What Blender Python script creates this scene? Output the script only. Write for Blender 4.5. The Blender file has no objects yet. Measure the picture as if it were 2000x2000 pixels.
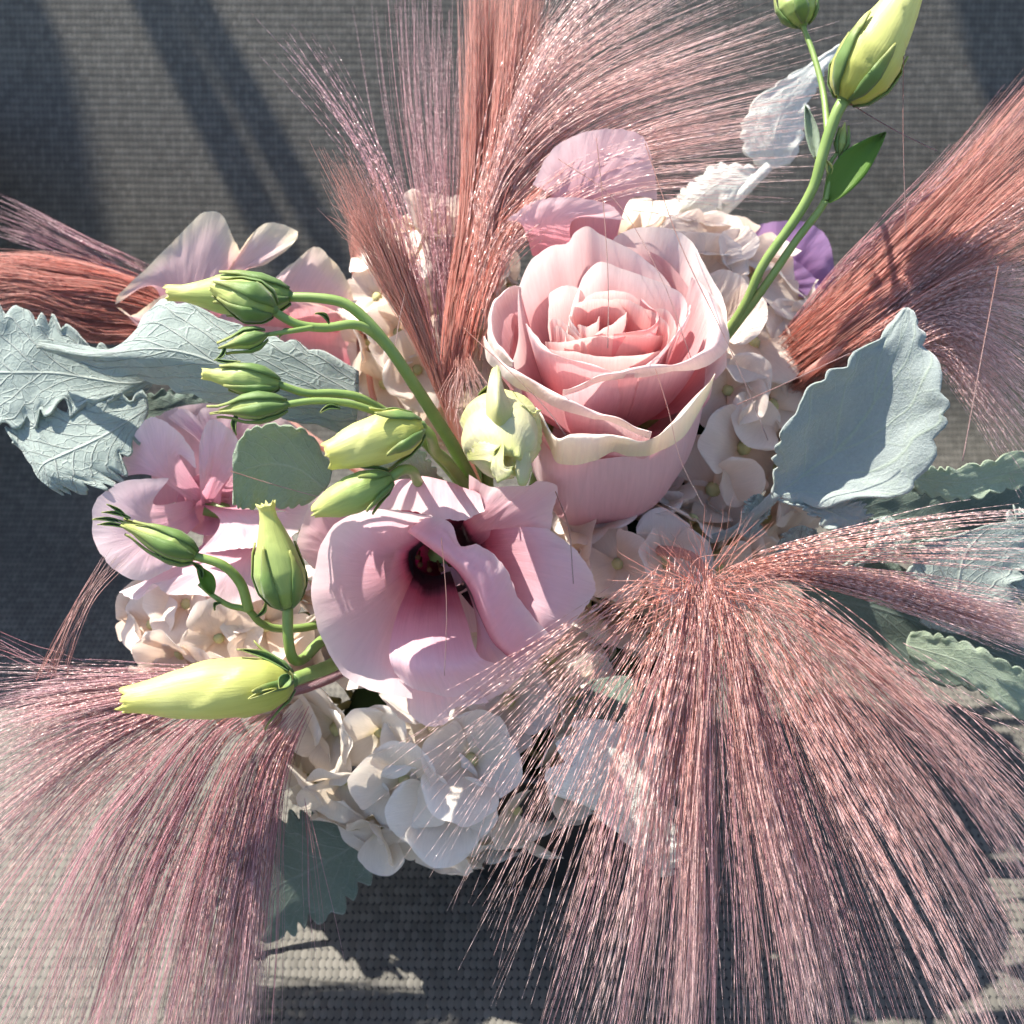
import bpy, math, random
import numpy as np
from mathutils import Vector, Matrix, noise

random.seed(7)
rng = np.random.default_rng(7)
scene = bpy.context.scene
COL = scene.collection

# ------------------------------------------------------------------ camera, sky, sun, exposure
PITCH = math.radians(40)
CAM = np.array([0.0, 0.0, 0.49])
RIGHT = np.array([1.0, 0, 0])
FWD = np.array([0, math.cos(PITCH), -math.sin(PITCH)])
UP = np.array([0, math.sin(PITCH), math.cos(PITCH)])
T = 0.466                                   # tangent of half the field of view

cam_data = bpy.data.cameras.new("camera")
cam_data.sensor_width = 36
cam_data.lens = 18 / T
cam_data.clip_start = 0.01
cam_data.clip_end = 50
cam_data.dof.use_dof = True
cam_data.dof.focus_distance = 0.42
cam_data.dof.aperture_fstop = 10.5
cam = bpy.data.objects.new("camera", cam_data)
cam.location = CAM
cam.rotation_euler = (math.pi / 2 - PITCH, 0, 0)
COL.objects.link(cam)
scene.camera = cam

SUN_ELEV = math.radians(55)
SUN_AZ = math.radians(-54)                  # from straight ahead (+y) towards -x
SUN_DIR = np.array([math.sin(SUN_AZ) * math.cos(SUN_ELEV), math.cos(SUN_AZ) * math.cos(SUN_ELEV), math.sin(SUN_ELEV)])
world = bpy.data.worlds.new("World")
scene.world = world
world.use_nodes = True
wn = world.node_tree.nodes
wl = world.node_tree.links
wn.clear()
sky = wn.new("ShaderNodeTexSky")
sky.sky_type = 'NISHITA'
sky.sun_disc = False
sky.sun_elevation = SUN_ELEV
sky.sun_rotation = SUN_AZ
bg = wn.new("ShaderNodeBackground")
bg.inputs[1].default_value = 0.10
wo = wn.new("ShaderNodeOutputWorld")
wl.new(sky.outputs[0], bg.inputs[0])
wl.new(bg.outputs[0], wo.inputs[0])

sun_data = bpy.data.lights.new("sun", 'SUN')
sun_data.energy = 5.0
sun_data.angle = math.radians(0.53)
sun_data.color = (1.0, 0.94, 0.84)
sun = bpy.data.objects.new("sun", sun_data)
sun.rotation_euler = Vector(SUN_DIR).to_track_quat('Z', 'Y').to_euler()
sun.location = (-1, 2, 3)
COL.objects.link(sun)

scene.view_settings.view_transform = 'Standard'
scene.view_settings.look = 'None'
scene.view_settings.exposure = 1.42
scene.view_settings.gamma = 1
scene.view_settings.use_curve_mapping = False
scene.render.engine = 'CYCLES'
scene.cycles.use_adaptive_sampling = True
scene.cycles.adaptive_threshold = 0.03
scene.cycles.max_bounces = 5
scene.cycles.diffuse_bounces = 3
scene.cycles.glossy_bounces = 2
scene.cycles.transmission_bounces = 4
scene.cycles.transparent_max_bounces = 8

# ------------------------------------------------------------------ helpers
def W(px, py, d):
    """point seen at photo pixel (of 2000) at depth d metres along the view axis"""
    return CAM + FWD * d + RIGHT * ((px - 1000) / 1000 * T * d) + UP * ((1000 - py) / 1000 * T * d)

def WL(pts):
    return np.array([W(*p) for p in pts])

def camvec(x, y, z):
    v = RIGHT * x + UP * y - FWD * z
    return v / np.linalg.norm(v)

GROUPS = {"leaf": "silver leaves of the bouquet", "bud stem": "bud sprigs of the bouquet", "plume": "dyed grass plumes of the bouquet",
          "hydrangea": "hydrangea heads of the bouquet", "lisianthus": "open lisianthus blooms of the bouquet"}
def thing(name, label, cat, loc, group=None):
    group = group or GROUPS.get(cat)
    o = bpy.data.objects.new(name, None)
    o.empty_display_size = 0.01
    o.location = loc
    o["label"] = label
    o["category"] = cat
    if group:
        o["group"] = group
    COL.objects.link(o)
    return o

def base_of(o):
    b = np.zeros(3)
    while o is not None:
        b = b + np.array(o.location)
        o = o.parent
    return b

def mk(name, verts, faces, mat, parent=None, uvs=None, smooth=True, world_space=True):
    """link one mesh object; verts are world coordinates unless world_space is False"""
    verts = np.asarray(verts, dtype=np.float64)
    if parent is not None and world_space:
        verts = verts - base_of(parent)
    me = bpy.data.meshes.new(name)
    faces = np.asarray(faces, dtype=np.int32)
    nf, k = faces.shape
    me.vertices.add(len(verts))
    me.vertices.foreach_set("co", verts.astype(np.float32).ravel())
    me.loops.add(nf * k)
    me.loops.foreach_set("vertex_index", faces.ravel())
    me.polygons.add(nf)
    me.polygons.foreach_set("loop_start", np.arange(0, nf * k, k, dtype=np.int32))
    me.polygons.foreach_set("loop_total", np.full(nf, k, dtype=np.int32))
    if uvs is not None:
        lay = me.uv_layers.new(name="UVMap")
        lay.data.foreach_set("uv", np.asarray(uvs, dtype=np.float32)[faces.ravel()].ravel())
    me.polygons.foreach_set("use_smooth", np.full(nf, smooth, dtype=bool))
    me.update(calc_edges=True)
    me.validate()
    me.materials.append(mat)
    o = bpy.data.objects.new(name, me)
    if parent is not None:
        o.parent = parent
    COL.objects.link(o)
    return o

def grid_faces(nv, nu, wrap=False):
    f = []
    for j in range(nv - 1):
        for i in range(nu if wrap else nu - 1):
            a = j * nu + i
            b = j * nu + (i + 1) % nu
            f.append((a, b, b + nu, a + nu))
    return np.array(f)

def cr(P, n, chord=True):
    """Catmull-Rom resampling of a polyline to n points"""
    P = np.asarray(P, dtype=float)
    k = len(P)
    if k == 2:
        return P[0] + (P[1] - P[0]) * np.linspace(0, 1, n)[:, None]
    if chord:
        s = np.concatenate([[0], np.cumsum(np.linalg.norm(np.diff(P, axis=0), axis=1) ** 0.5 + 1e-9)])
    else:
        s = np.arange(k, dtype=float)
    m = np.zeros_like(P)
    m[1:-1] = (P[2:] - P[:-2]) / (s[2:] - s[:-2])[:, None]
    m[0] = (P[1] - P[0]) / (s[1] - s[0])
    m[-1] = (P[-1] - P[-2]) / (s[-1] - s[-2])
    q = np.linspace(0, s[-1], n)
    i = np.clip(np.searchsorted(s, q, side='right') - 1, 0, k - 2)
    h = (s[i + 1] - s[i])
    t = ((q - s[i]) / h)[:, None]
    h = h[:, None]
    return (2*t**3 - 3*t**2 + 1) * P[i] + (t**3 - 2*t**2 + t) * h * m[i] + (-2*t**3 + 3*t**2) * P[i+1] + (t**3 - t**2) * h * m[i+1]

def grid_normals(G):
    du = np.gradient(G, axis=1)
    dv = np.gradient(G, axis=0)
    n = np.cross(du, dv)
    return n / (np.linalg.norm(n, axis=2, keepdims=True) + 1e-12)

def ruffle(G, amp, fu=5, fv=2, seed=0, power=2.0, base=0.1, jag=0.0):
    """waves towards the free edge (v=1) and a slightly torn outline"""
    nv, nu, _ = G.shape
    N = grid_normals(G)
    out = G.copy()
    ext = G[-1] - G[-2]
    ext = ext / (np.linalg.norm(ext, axis=1, keepdims=True) + 1e-12)
    for j in range(nv):
        v = j / (nv - 1)
        for i in range(nu):
            u = i / (nu - 1)
            a = noise.noise(Vector((u * fu + seed * 3.7, v * fv, seed * 1.3)))
            b = noise.noise(Vector((u * fu * 3.1 + seed, v * fv * 2, seed * 2.1 + 9)))
            out[j, i] += N[j, i] * amp * (base + v ** power) * (a + 0.35 * b)
            if jag:
                c = noise.noise(Vector((u * fu * 6 + seed, seed * 5.1, 3))) + 0.5 * noise.noise(Vector((u * fu * 15 + seed, seed * 5.1, 7)))
                out[j, i] += ext[i] * jag * c * v ** 6
    return out

def patch(name, rows, mat, parent, nu=36, nv=28, amp=0.0, fu=5, fv=2, seed=0, jag=0.0, solid=0.0, power=2.0, pts=None):
    """petal or leaf blade lofted through rows of (px, py, depth), base row first, free edge last"""
    R = pts if pts is not None else np.array([cr(WL(r), nu) for r in rows])
    cols = [cr(R[:, i], nv, chord=False) for i in range(R.shape[1])]
    G = np.stack(cols, axis=1)
    nu = G.shape[1]
    if amp or jag:
        G = ruffle(G, amp, fu, fv, seed, power, 0.1, jag)
    uu, vv = np.meshgrid(np.linspace(0, 1, nu), np.linspace(0, 1, nv))
    o = mk(name, G.reshape(-1, 3), grid_faces(nv, nu), mat, parent, np.stack([uu.ravel(), vv.ravel()], 1))
    if solid:
        m = o.modifiers.new("thickness", 'SOLIDIFY')
        m.thickness = solid
        m.offset = 0
    return o

def frames(P):
    tan = np.gradient(P, axis=0)
    tan /= np.linalg.norm(tan, axis=1, keepdims=True) + 1e-12
    ref = np.array([0.31, 0.2, 0.93])
    if abs(tan[0] @ ref) > 0.9:
        ref = np.array([0.9, 0.3, 0.1])
    n1 = np.zeros_like(P)
    v = np.cross(tan[0], ref)
    v /= np.linalg.norm(v)
    for i in range(len(P)):
        v = v - tan[i] * (v @ tan[i])
        v /= np.linalg.norm(v)
        n1[i] = v
    return tan, n1, np.cross(tan, n1)

def tube(name, path, radii, mat, parent, n=28, sides=10, lump=0.0, seed=0):
    P = cr(path, n)
    r = np.interp(np.linspace(0, 1, n), np.linspace(0, 1, len(radii)), radii)
    if lump:
        r = r * (1 + lump * np.array([noise.noise(Vector((i * 0.7, seed, 0))) for i in range(n)]))
    tan, a, b = frames(P)
    ang = np.linspace(0, 2 * math.pi, sides, endpoint=False)
    V = P[:, None] + r[:, None, None] * (np.cos(ang)[None, :, None] * a[:, None] + np.sin(ang)[None, :, None] * b[:, None])
    V = V.reshape(-1, 3)
    F = grid_faces(n, sides, True)
    uu, vv = np.meshgrid(np.linspace(0, 1, sides), np.linspace(0, 1, n))
    V = np.vstack([V, P[0], P[-1]])
    caps = []
    for i in range(0, sides):
        j = (i + 1) % sides
        caps.append((len(V) - 2, j, i, i))
        o_ = (n - 1) * sides
        caps.append((len(V) - 1, o_ + i, o_ + j, o_ + j))
    uv = np.vstack([np.stack([uu.ravel(), vv.ravel()], 1), [[0.5, 0], [0.5, 1]]])
    F3 = [c[:3] for c in caps]
    return mk_mixed(name, V, F, F3, mat, parent, uv)

def mk_mixed(name, V, quads, tris, mat, parent, uv=None, smooth=True):
    V = np.asarray(V, float) - (base_of(parent) if parent is not None else 0)
    faces = [tuple(int(x) for x in q) for q in quads] + [tuple(int(x) for x in t) for t in tris]
    me = bpy.data.meshes.new(name)
    me.from_pydata([tuple(p) for p in V], [], faces)
    if uv is not None:
        lay = me.uv_layers.new(name="UVMap")
        idx = np.zeros(len(me.loops), dtype=np.int32)
        me.loops.foreach_get("vertex_index", idx)
        lay.data.foreach_set("uv", np.asarray(uv, np.float32)[idx].ravel())
    me.polygons.foreach_set("use_smooth", np.full(len(me.polygons), smooth, dtype=bool))
    me.materials.append(mat)
    o = bpy.data.objects.new(name, me)
    if parent is not None:
        o.parent = parent
    COL.objects.link(o)
    return o

def lathe(name, prof, center, mat, parent, sides=48):
    """prof: list of (radius, z) relative to center, revolved about the vertical"""
    P = np.array(prof)
    ang = np.linspace(0, 2 * math.pi, sides, endpoint=False)
    V = np.stack([P[:, 0, None] * np.cos(ang) + center[0], P[:, 0, None] * np.sin(ang) + center[1],
                  np.repeat(P[:, 1, None], sides, 1) + center[2]], -1).reshape(-1, 3)
    return mk(name, V, grid_faces(len(P), sides, True), mat, parent)

# ------------------------------------------------------------------ materials
class NT:
    def __init__(s, name):
        s.m = bpy.data.materials.new(name)
        s.m.use_nodes = True
        s.t = s.m.node_tree
        s.t.nodes.clear()
        s.out = s.t.nodes.new("ShaderNodeOutputMaterial")
    def n(s, typ, **kw):
        nd = s.t.nodes.new("ShaderNode" + typ)
        for k, v in kw.items():
            setattr(nd, k, v)
        return nd
    def l(s, a, b):
        s.t.links.new(a, b)
    def put(s, sock, v):
        if hasattr(v, "is_output"):
            s.l(v, sock)
        else:
            sock.default_value = v
    def math(s, op, a, b=0.0, c=0.0):
        nd = s.n("Math", operation=op)
        for i, v in enumerate((a, b, c)):
            s.put(nd.inputs[i], v)
        return nd.outputs[0]
    def mix(s, f, a, b, blend='MIX'):
        nd = s.n("Mix", data_type='RGBA', blend_type=blend)
        s.put(nd.inputs[0], f)
        for i, v in ((6, a), (7, b)):
            s.put(nd.inputs[i], v if hasattr(v, "is_output") else (*v, 1))
        return nd.outputs[2]
    def ramp(s, f, stops, interp='LINEAR'):
        nd = s.n("ValToRGB")
        nd.color_ramp.interpolation = interp
        e = nd.color_ramp.elements
        while len(e) < len(stops):
            e.new(0.5)
        for k, (p, c) in enumerate(stops):
            e[k].position = p
            e[k].color = (*c, 1) if len(c) == 3 else c
        s.l(f, nd.inputs[0])
        return nd.outputs[0]
    def noise(s, vec, scale, detail=3, rough=0.5, dist=0.0):
        nd = s.n("TexNoise")
        nd.inputs["Scale"].default_value = scale
        nd.inputs["Detail"].default_value = detail
        nd.inputs["Roughness"].default_value = rough
        nd.inputs["Distortion"].default_value = dist
        if vec is not None:
            s.l(vec, nd.inputs["Vector"])
        return nd.outputs[0]
    def uv(s):
        tc = s.n("TexCoord")
        sp = s.n("SeparateXYZ")
        s.l(tc.outputs["UV"], sp.inputs[0])
        return tc, sp.outputs[0], sp.outputs[1]
    def vec(s, x, y, z=0.0):
        nd = s.n("CombineXYZ")
        for i, v in enumerate((x, y, z)):
            s.put(nd.inputs[i], v)
        return nd.outputs[0]
    def bump(s, h, strength, dist, normal=None):
        nd = s.n("Bump")
        nd.inputs["Strength"].default_value = strength
        nd.inputs["Distance"].default_value = dist
        s.l(h, nd.inputs["Height"])
        if normal is not None:
            s.l(normal, nd.inputs["Normal"])
        return nd.outputs[0]
    def finish(s, color, rough=0.5, spec=0.4, normal=None, transl=0.0, tcolor=None, sheen=0.0, coat=0.0):
        p = s.n("BsdfPrincipled")
        s.put(p.inputs["Base Color"], color if hasattr(color, "is_output") else (*color, 1))
        s.put(p.inputs["Roughness"], rough)
        p.inputs["Specular IOR Level"].default_value = spec
        p.inputs["Sheen Weight"].default_value = sheen
        p.inputs["Coat Weight"].default_value = coat
        if normal is not None:
            s.l(normal, p.inputs["Normal"])
        sh = p.outputs[0]
        if transl:
            tr = s.n("BsdfTranslucent")
            c = color if tcolor is None else tcolor
            s.put(tr.inputs[0], c if hasattr(c, "is_output") else (*c, 1))
            if normal is not None:
                s.l(normal, tr.inputs["Normal"])
            mx = s.n("MixShader")
            mx.inputs[0].default_value = transl
            s.l(sh, mx.inputs[1])
            s.l(tr.outputs[0], mx.inputs[2])
            sh = mx.outputs[0]
        s.l(sh, s.out.inputs[0])
        return s.m

def petal_mat(name, stops, streak=0.5, transl=0.38, sat=1.25, bump=0.5, var=0.12):
    t = NT(name)
    tc, u, v = t.uv()
    st = t.noise(t.vec(t.math('MULTIPLY', u, 46), t.math('MULTIPLY', v, 4)), 1.0, 4, 0.6, 0.4)
    bl = t.noise(tc.outputs["Object"], 55, 3)
    vv = t.math('ADD', v, t.math('MULTIPLY', t.math('SUBTRACT', st, 0.5), 0.10 * streak))
    vv = t.math('ADD', vv, t.math('MULTIPLY', t.math('SUBTRACT', bl, 0.5), 0.22))
    col = t.ramp(vv, stops)
    k = t.math('ADD', 1 - var / 2, t.math('MULTIPLY', t.math('SUBTRACT', st, 0.5), var * 2))
    hs = t.n("HueSaturation")
    t.l(col, hs.inputs["Color"])
    t.l(k, hs.inputs["Value"])
    col = hs.outputs[0]
    hs2 = t.n("HueSaturation")
    hs2.inputs["Saturation"].default_value = sat
    t.l(col, hs2.inputs["Color"])
    fine = t.noise(tc.outputs["Object"], 900, 3)
    h = t.math('ADD', t.math('MULTIPLY', st, 0.8), t.math('MULTIPLY', fine, 0.2))
    nm = t.bump(h, bump, 0.0006)
    return t.finish(col, 0.45, 0.35, nm, transl, hs2.outputs[0], sheen=0.15)

M = {}
M['rose'] = petal_mat("rose_petal", [(0.0, (.72, .22, .25)), (.45, (.83, .45, .47)), (.78, (.86, .63, .62)), (1.0, (.88, .77, .73))], 0.6, 0.42, 1.2, 0.35)
M['rose_inner'] = petal_mat("rose_heart_petal", [(0.0, (.70, .16, .18)), (.6, (.83, .39, .40)), (.92, (.86, .58, .55)), (1.0, (.88, .73, .68))], 0.5, 0.45, 1.2, 0.3)
M['rose_lip'] = petal_mat("rose_outer_petal", [(0.0, (.68, .25, .29)), (.5, (.79, .45, .47)), (.70, (.84, .61, .60)), (.86, (.86, .71, .66)), (1.0, (.88, .79, .70))], 1.2, 0.36, 1.15, 0.6)
M['rose_front'] = petal_mat("rose_front_petal", [(0.0, (.66, .22, .25)), (.5, (.76, .40, .43)), (.66, (.84, .62, .58)), (.78, (.88, .78, .68)), (1.0, (.80, .79, .56))], 1.2, 0.36, 1.15, 0.6)
M['rose_cup'] = petal_mat("rose_cup_petal", [(0.0, (.64, .28, .32)), (.5, (.78, .46, .50)), (1.0, (.84, .60, .61))], 0.6, 0.36, 1.15, 0.35)
M['lisi'] = petal_mat("lisianthus_petal", [(0.0, (.02, .006, .008)), (.08, (.08, .012, .025)), (.15, (.62, .18, .25)), (.36, (.82, .46, .53)), (.8, (.86, .61, .66)), (1.0, (.88, .71, .71))], 0.5, 0.48, 1.2, 0.35, 0.07)
M['lisi_pale'] = petal_mat("pale_lisianthus_petal", [(0.0, (.72, .26, .32)), (.4, (.86, .50, .53)), (.8, (.88, .63, .62)), (1.0, (.90, .78, .60))], 0.5, 0.42, 1.2, 0.4)
M['lisi_left'] = petal_mat("left_lisianthus_petal", [(0.0, (.66, .32, .40)), (.3, (.80, .50, .58)), (.8, (.86, .63, .69)), (1.0, (.88, .72, .74))], 0.5, 0.42, 1.25, 0.45)
M['lisi_pink'] = petal_mat("bright_pink_petal", [(0.0, (.82, .34, .40)), (.6, (.90, .56, .60)), (1.0, (.92, .70, .71))], 0.5, 0.45, 1.25, 0.35)
M['lisi_violet'] = petal_mat("violet_petal", [(0.0, (.30, .12, .32)), (.6, (.42, .22, .46)), (1.0, (.48, .30, .56))], 0.5, 0.4, 1.15, 0.35)
M['hydra'] = petal_mat("hydrangea_petal", [(0.0, (.82, .58, .40)), (.25, (.88, .71, .59)), (1.0, (.91, .81, .74))], 0.8, 0.38, 1.3, 0.35)
M['hydra_white'] = petal_mat("pale_hydrangea_petal", [(0.0, (.66, .56, .34)), (.25, (.83, .73, .61)), (1.0, (.88, .81, .74))], 0.8, 0.34, 1.3, 0.35)
M['bud'] = petal_mat("bud_petal", [(0.0, (.40, .43, .08)), (.35, (.60, .61, .19)), (.75, (.67, .68, .27)), (1.0, (.74, .71, .20))], 1.0, 0.28, 1.15, 0.4)
M['bud_green'] = petal_mat("green_bud_petal", [(0.0, (.22, .32, .08)), (.5, (.40, .50, .16)), (.85, (.58, .62, .20)), (1.0, (.70, .68, .22))], 1.0, 0.28, 1.15, 0.4)
M['bud_cream'] = petal_mat("cream_bud_petal", [(0.0, (.52, .55, .15)), (.4, (.66, .63, .30)), (.8, (.70, .65, .40)), (1.0, (.64, .65, .26))], 1.0, 0.3, 1.2, 0.5)
M['sepal'] = petal_mat("sepal_green", [(0.0, (.09, .16, .04)), (.5, (.15, .25, .06)), (1.0, (.32, .34, .09))], 0.8, 0.2, 1.1, 0.3)
M['green_leaf'] = petal_mat("green_leaf", [(0.0, (.16, .28, .04)), (.6, (.12, .26, .03)), (1.0, (.10, .20, .03))], 0.8, 0.4, 1.1, 0.4)

def stem_mat():
    t = NT("green_stem")
    tc, u, v = t.uv()
    nz = t.noise(tc.outputs["Object"], 120, 3)
    col = t.mix(nz, (.13, .22, .05), (.27, .36, .11))
    nm = t.bump(t.noise(t.vec(t.math('MULTIPLY', u, 30), t.math('MULTIPLY', v, 6)), 1.0, 3), 0.3, 0.0004)
    return t.finish(col, 0.42, 0.45, nm, 0.08)
M['stem'] = stem_mat()

def felt_mat(name, c1, c2, vein, transl=0.22, tcol=(.42, .52, .25), nveins=6.0, slope=1.5, vs=0.5, vb=0.5):
    """woolly dusty-miller leaf: raised pale veins, fine felt"""
    t = NT(name)
    tc, u, v = t.uv()
    wob = t.noise(t.vec(t.math('MULTIPLY', u, 5), t.math('MULTIPLY', v, 5)), 1.0, 2)
    wob = t.math('MULTIPLY', t.math('SUBTRACT', wob, 0.5), 0.35)
    au = t.math('ABSOLUTE', t.math('SUBTRACT', u, 0.5))
    mid = t.math('SUBTRACT', 1.0, t.math('MINIMUM', t.math('DIVIDE', au, t.math('ADD', 0.012, t.math('MULTIPLY', 0.02, t.math('SUBTRACT', 1.0, v)))), 1.0))
    ph = t.math('ADD', t.math('SUBTRACT', t.math('MULTIPLY', v, nveins), t.math('MULTIPLY', au, nveins * slope * 0.6)), wob)
    fr = t.math('ABSOLUTE', t.math('SUBTRACT', t.math('FRACT', ph), 0.5))
    side = t.math('SUBTRACT', 1.0, t.math('MINIMUM', t.math('DIVIDE', fr, 0.07), 1.0))
    vo = t.n("TexVoronoi", feature='DISTANCE_TO_EDGE')
    vo.inputs["Scale"].default_value = 1.0
    t.l(t.vec(t.math('MULTIPLY', u, 9), t.math('MULTIPLY', v, 13)), vo.inputs["Vector"])
    net = t.math('SUBTRACT', 1.0, t.math('MINIMUM', t.math('DIVIDE', vo.outputs[0], 0.06), 1.0))
    vn = t.math('MAXIMUM', mid, t.math('MAXIMUM', t.math('MULTIPLY', side, 0.75), t.math('MULTIPLY', net, 0.3)))
    big = t.noise(tc.outputs["Object"], 40, 4)
    fz = t.noise(tc.outputs["Object"], 700, 5, 0.7)
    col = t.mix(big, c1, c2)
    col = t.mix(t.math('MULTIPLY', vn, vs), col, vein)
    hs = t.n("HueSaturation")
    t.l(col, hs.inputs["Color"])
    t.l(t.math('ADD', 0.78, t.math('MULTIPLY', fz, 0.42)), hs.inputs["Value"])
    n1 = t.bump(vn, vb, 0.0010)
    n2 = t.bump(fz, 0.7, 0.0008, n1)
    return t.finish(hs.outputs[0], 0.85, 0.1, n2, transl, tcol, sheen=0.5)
M['felt'] = felt_mat("dusty_miller_leaf", (.29, .35, .325), (.40, .46, .42), (.60, .66, .60), vs=0.7, vb=0.9)
M['felt_plain'] = felt_mat("smooth_felt_leaf", (.23, .27, .26), (.32, .36, .345), (.34, .42, .24), 0.15, vs=0.35, vb=0.25, nveins=4.0)
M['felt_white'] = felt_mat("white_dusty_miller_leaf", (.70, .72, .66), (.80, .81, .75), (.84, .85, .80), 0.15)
M['felt_green'] = felt_mat("green_dusty_miller_leaf", (.27, .35, .25), (.38, .45, .33), (.52, .58, .47), 0.3, (.36, .46, .14))
M['felt_dark'] = felt_mat("shade_toned_leaf", (.10, .14, .115), (.16, .21, .17), (.24, .29, .25), 0.12)  # dark copy of the felt; the shade is put into its colour

def strand_mat(name, root, mid, tip, alt, rough=0.25, spec=0.8, bead=1.0):
    t = NT(name)
    tc, u, v = t.uv()
    c = t.ramp(v, [(0.0, root), (.45, mid), (1.0, tip)])
    c = t.mix(t.math('MULTIPLY', u, 0.6), c, alt)
    hs = t.n("HueSaturation")
    t.l(c, hs.inputs["Color"])
    t.l(t.math('ADD', 0.7, t.math('MULTIPLY', t.math('FRACT', t.math('MULTIPLY', u, 17.3)), 0.55)), hs.inputs["Value"])
    # the twist of each strand: beads of light along it
    w = t.noise(t.vec(t.math('MULTIPLY', u, 900.0), t.math('MULTIPLY', v, 95.0)), 1.0, 1)
    nm = t.bump(w, 0.9 * bead, 0.0012)
    return t.finish(hs.outputs[0], rough, spec, nm, 0.42 if bead > 0.6 else 0.6)
M['strand'] = strand_mat("dyed_plume_strand", (.64, .23, .15), (.71, .39, .34), (.77, .53, .51), (.84, .68, .65))
M['strand_mauve'] = strand_mat("mauve_plume_strand", (.46, .14, .15), (.60, .30, .31), (.70, .44, .46), (.68, .48, .53))
M['strand_soft'] = strand_mat("soft_plume_strand", (.76, .31, .23), (.79, .40, .33), (.81, .50, .44), (.83, .59, .53), 0.5, 0.4, 0.4)

def fabric_mat():
    """sling mesh: rows of vinyl-coated threads with small dark gaps; UV in metres"""
    t = NT("woven_sling_mesh")
    tc, u, v = t.uv()
    wob = t.math('MULTIPLY', t.math('SUBTRACT', t.noise(tc.outputs["UV"], 30, 2), 0.5), 0.25)
    y = t.math('ADD', t.math('DIVIDE', v, 0.0047), wob)
    row = t.math('FLOOR', y)
    x = t.math('ADD', t.math('DIVIDE', u, 0.0032), t.math('MULTIPLY', t.math('FRACT', t.math('MULTIPLY', row, 0.5)), 0.35))
    x = t.math('ADD', x, wob)
    fx = t.math('ABSOLUTE', t.math('SUBTRACT', t.math('FRACT', x), 0.5))
    fy = t.math('ABSOLUTE', t.math('SUBTRACT', t.math('FRACT', y), 0.5))
    # thread blob: rounded box in each cell; holes sit where four blobs meet
    dx = t.math('DIVIDE', fx, 0.5)
    dy = t.math('DIVIDE', fy, 0.5)
    d = t.math('POWER', t.math('ADD', t.math('POWER', dx, 3.0), t.math('POWER', dy, 3.0)), 0.333)
    h = t.math('POWER', t.math('SUBTRACT', 1.0, t.math('MINIMUM', d, 1.0)), 0.6)
    hx = t.math('DIVIDE', t.math('SUBTRACT', 0.5, fx), 0.19)
    hy = t.math('DIVIDE', t.math('SUBTRACT', 0.5, fy), 0.23)
    hole = t.math('ADD', t.math('MULTIPLY', hx, hx), t.math('MULTIPLY', hy, hy))
    hole = t.math('MINIMUM', t.math('MAXIMUM', t.math('SUBTRACT', hole, 0.35), 0.0), 1.0)
    edge = t.math('MINIMUM', t.math('MULTIPLY', h, 2.4), 1.0)
    gap = t.math('MULTIPLY', hole, t.math('ADD', 0.82, t.math('MULTIPLY', edge, 0.18)))
    cell = t.n("TexWhiteNoise", noise_dimensions='2D')
    t.l(t.vec(t.math('FLOOR', x), row), cell.inputs["Vector"])
    big = t.noise(tc.outputs["UV"], 14, 4)
    c = t.mix(big, (.098, .093, .082), (.168, .157, .134))
    hs = t.n("HueSaturation")
    t.l(c, hs.inputs["Color"])
    t.l(t.math('ADD', 0.62, t.math('ADD', t.math('MULTIPLY', cell.outputs[0], 0.42), t.math('MULTIPLY', t.noise(tc.outputs["UV"], 70, 5, 0.7), 0.4))), hs.inputs["Value"])
    c = t.mix(gap, (.030, .030, .030), hs.outputs[0])
    nm = t.bump(h, 0.28, 0.0008)
    return t.finish(c, 0.6, 0.3, nm, 0.25, c)
M['fabric'] = fabric_mat()

def plain(name, c, rough, spec=0.5, nscale=0, nbump=0.0, vary=0.15, dist=0.0005):
    t = NT(name)
    tc = t.n("TexCoord")
    nz = t.noise(tc.outputs["Object"], nscale or 60, 4)
    hs = t.n("HueSaturation")
    hs.inputs["Color"].default_value = (*c, 1)
    t.l(t.math('ADD', 1 - vary, t.math('MULTIPLY', nz, vary * 2)), hs.inputs["Value"])
    nm = t.bump(nz, nbump, dist) if nbump else None
    return t.finish(hs.outputs[0], rough, spec, nm)
M['metal'] = plain("dark_painted_metal", (.03, .028, .026), 0.4, 0.5)
M['vase'] = plain("black_ceramic", (.016, .017, .019), 0.35, 0.5, 90, 0.15)
M['foam'] = plain("floral_foam", (.03, .055, .025), 0.95, 0.1, 300, 0.8)
M['stamen'] = plain("stamen_brown", (.07, .03, .01), 0.7, 0.2, 900, 0.8)
M['wood'] = plain("weathered_wood", (.18, .13, .09), 0.8, 0.2, 40, 0.5)

# ------------------------------------------------------------------ the chair the bouquet stands on
JUNC_Y, BACK_TILT, BACK_LEN = 0.61, math.radians(33), 0.60
chair = thing("sling_chair", "grey woven mesh sling chair seat and backrest under the bouquet", "chair", (0, 0.35, -0.42))

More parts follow.
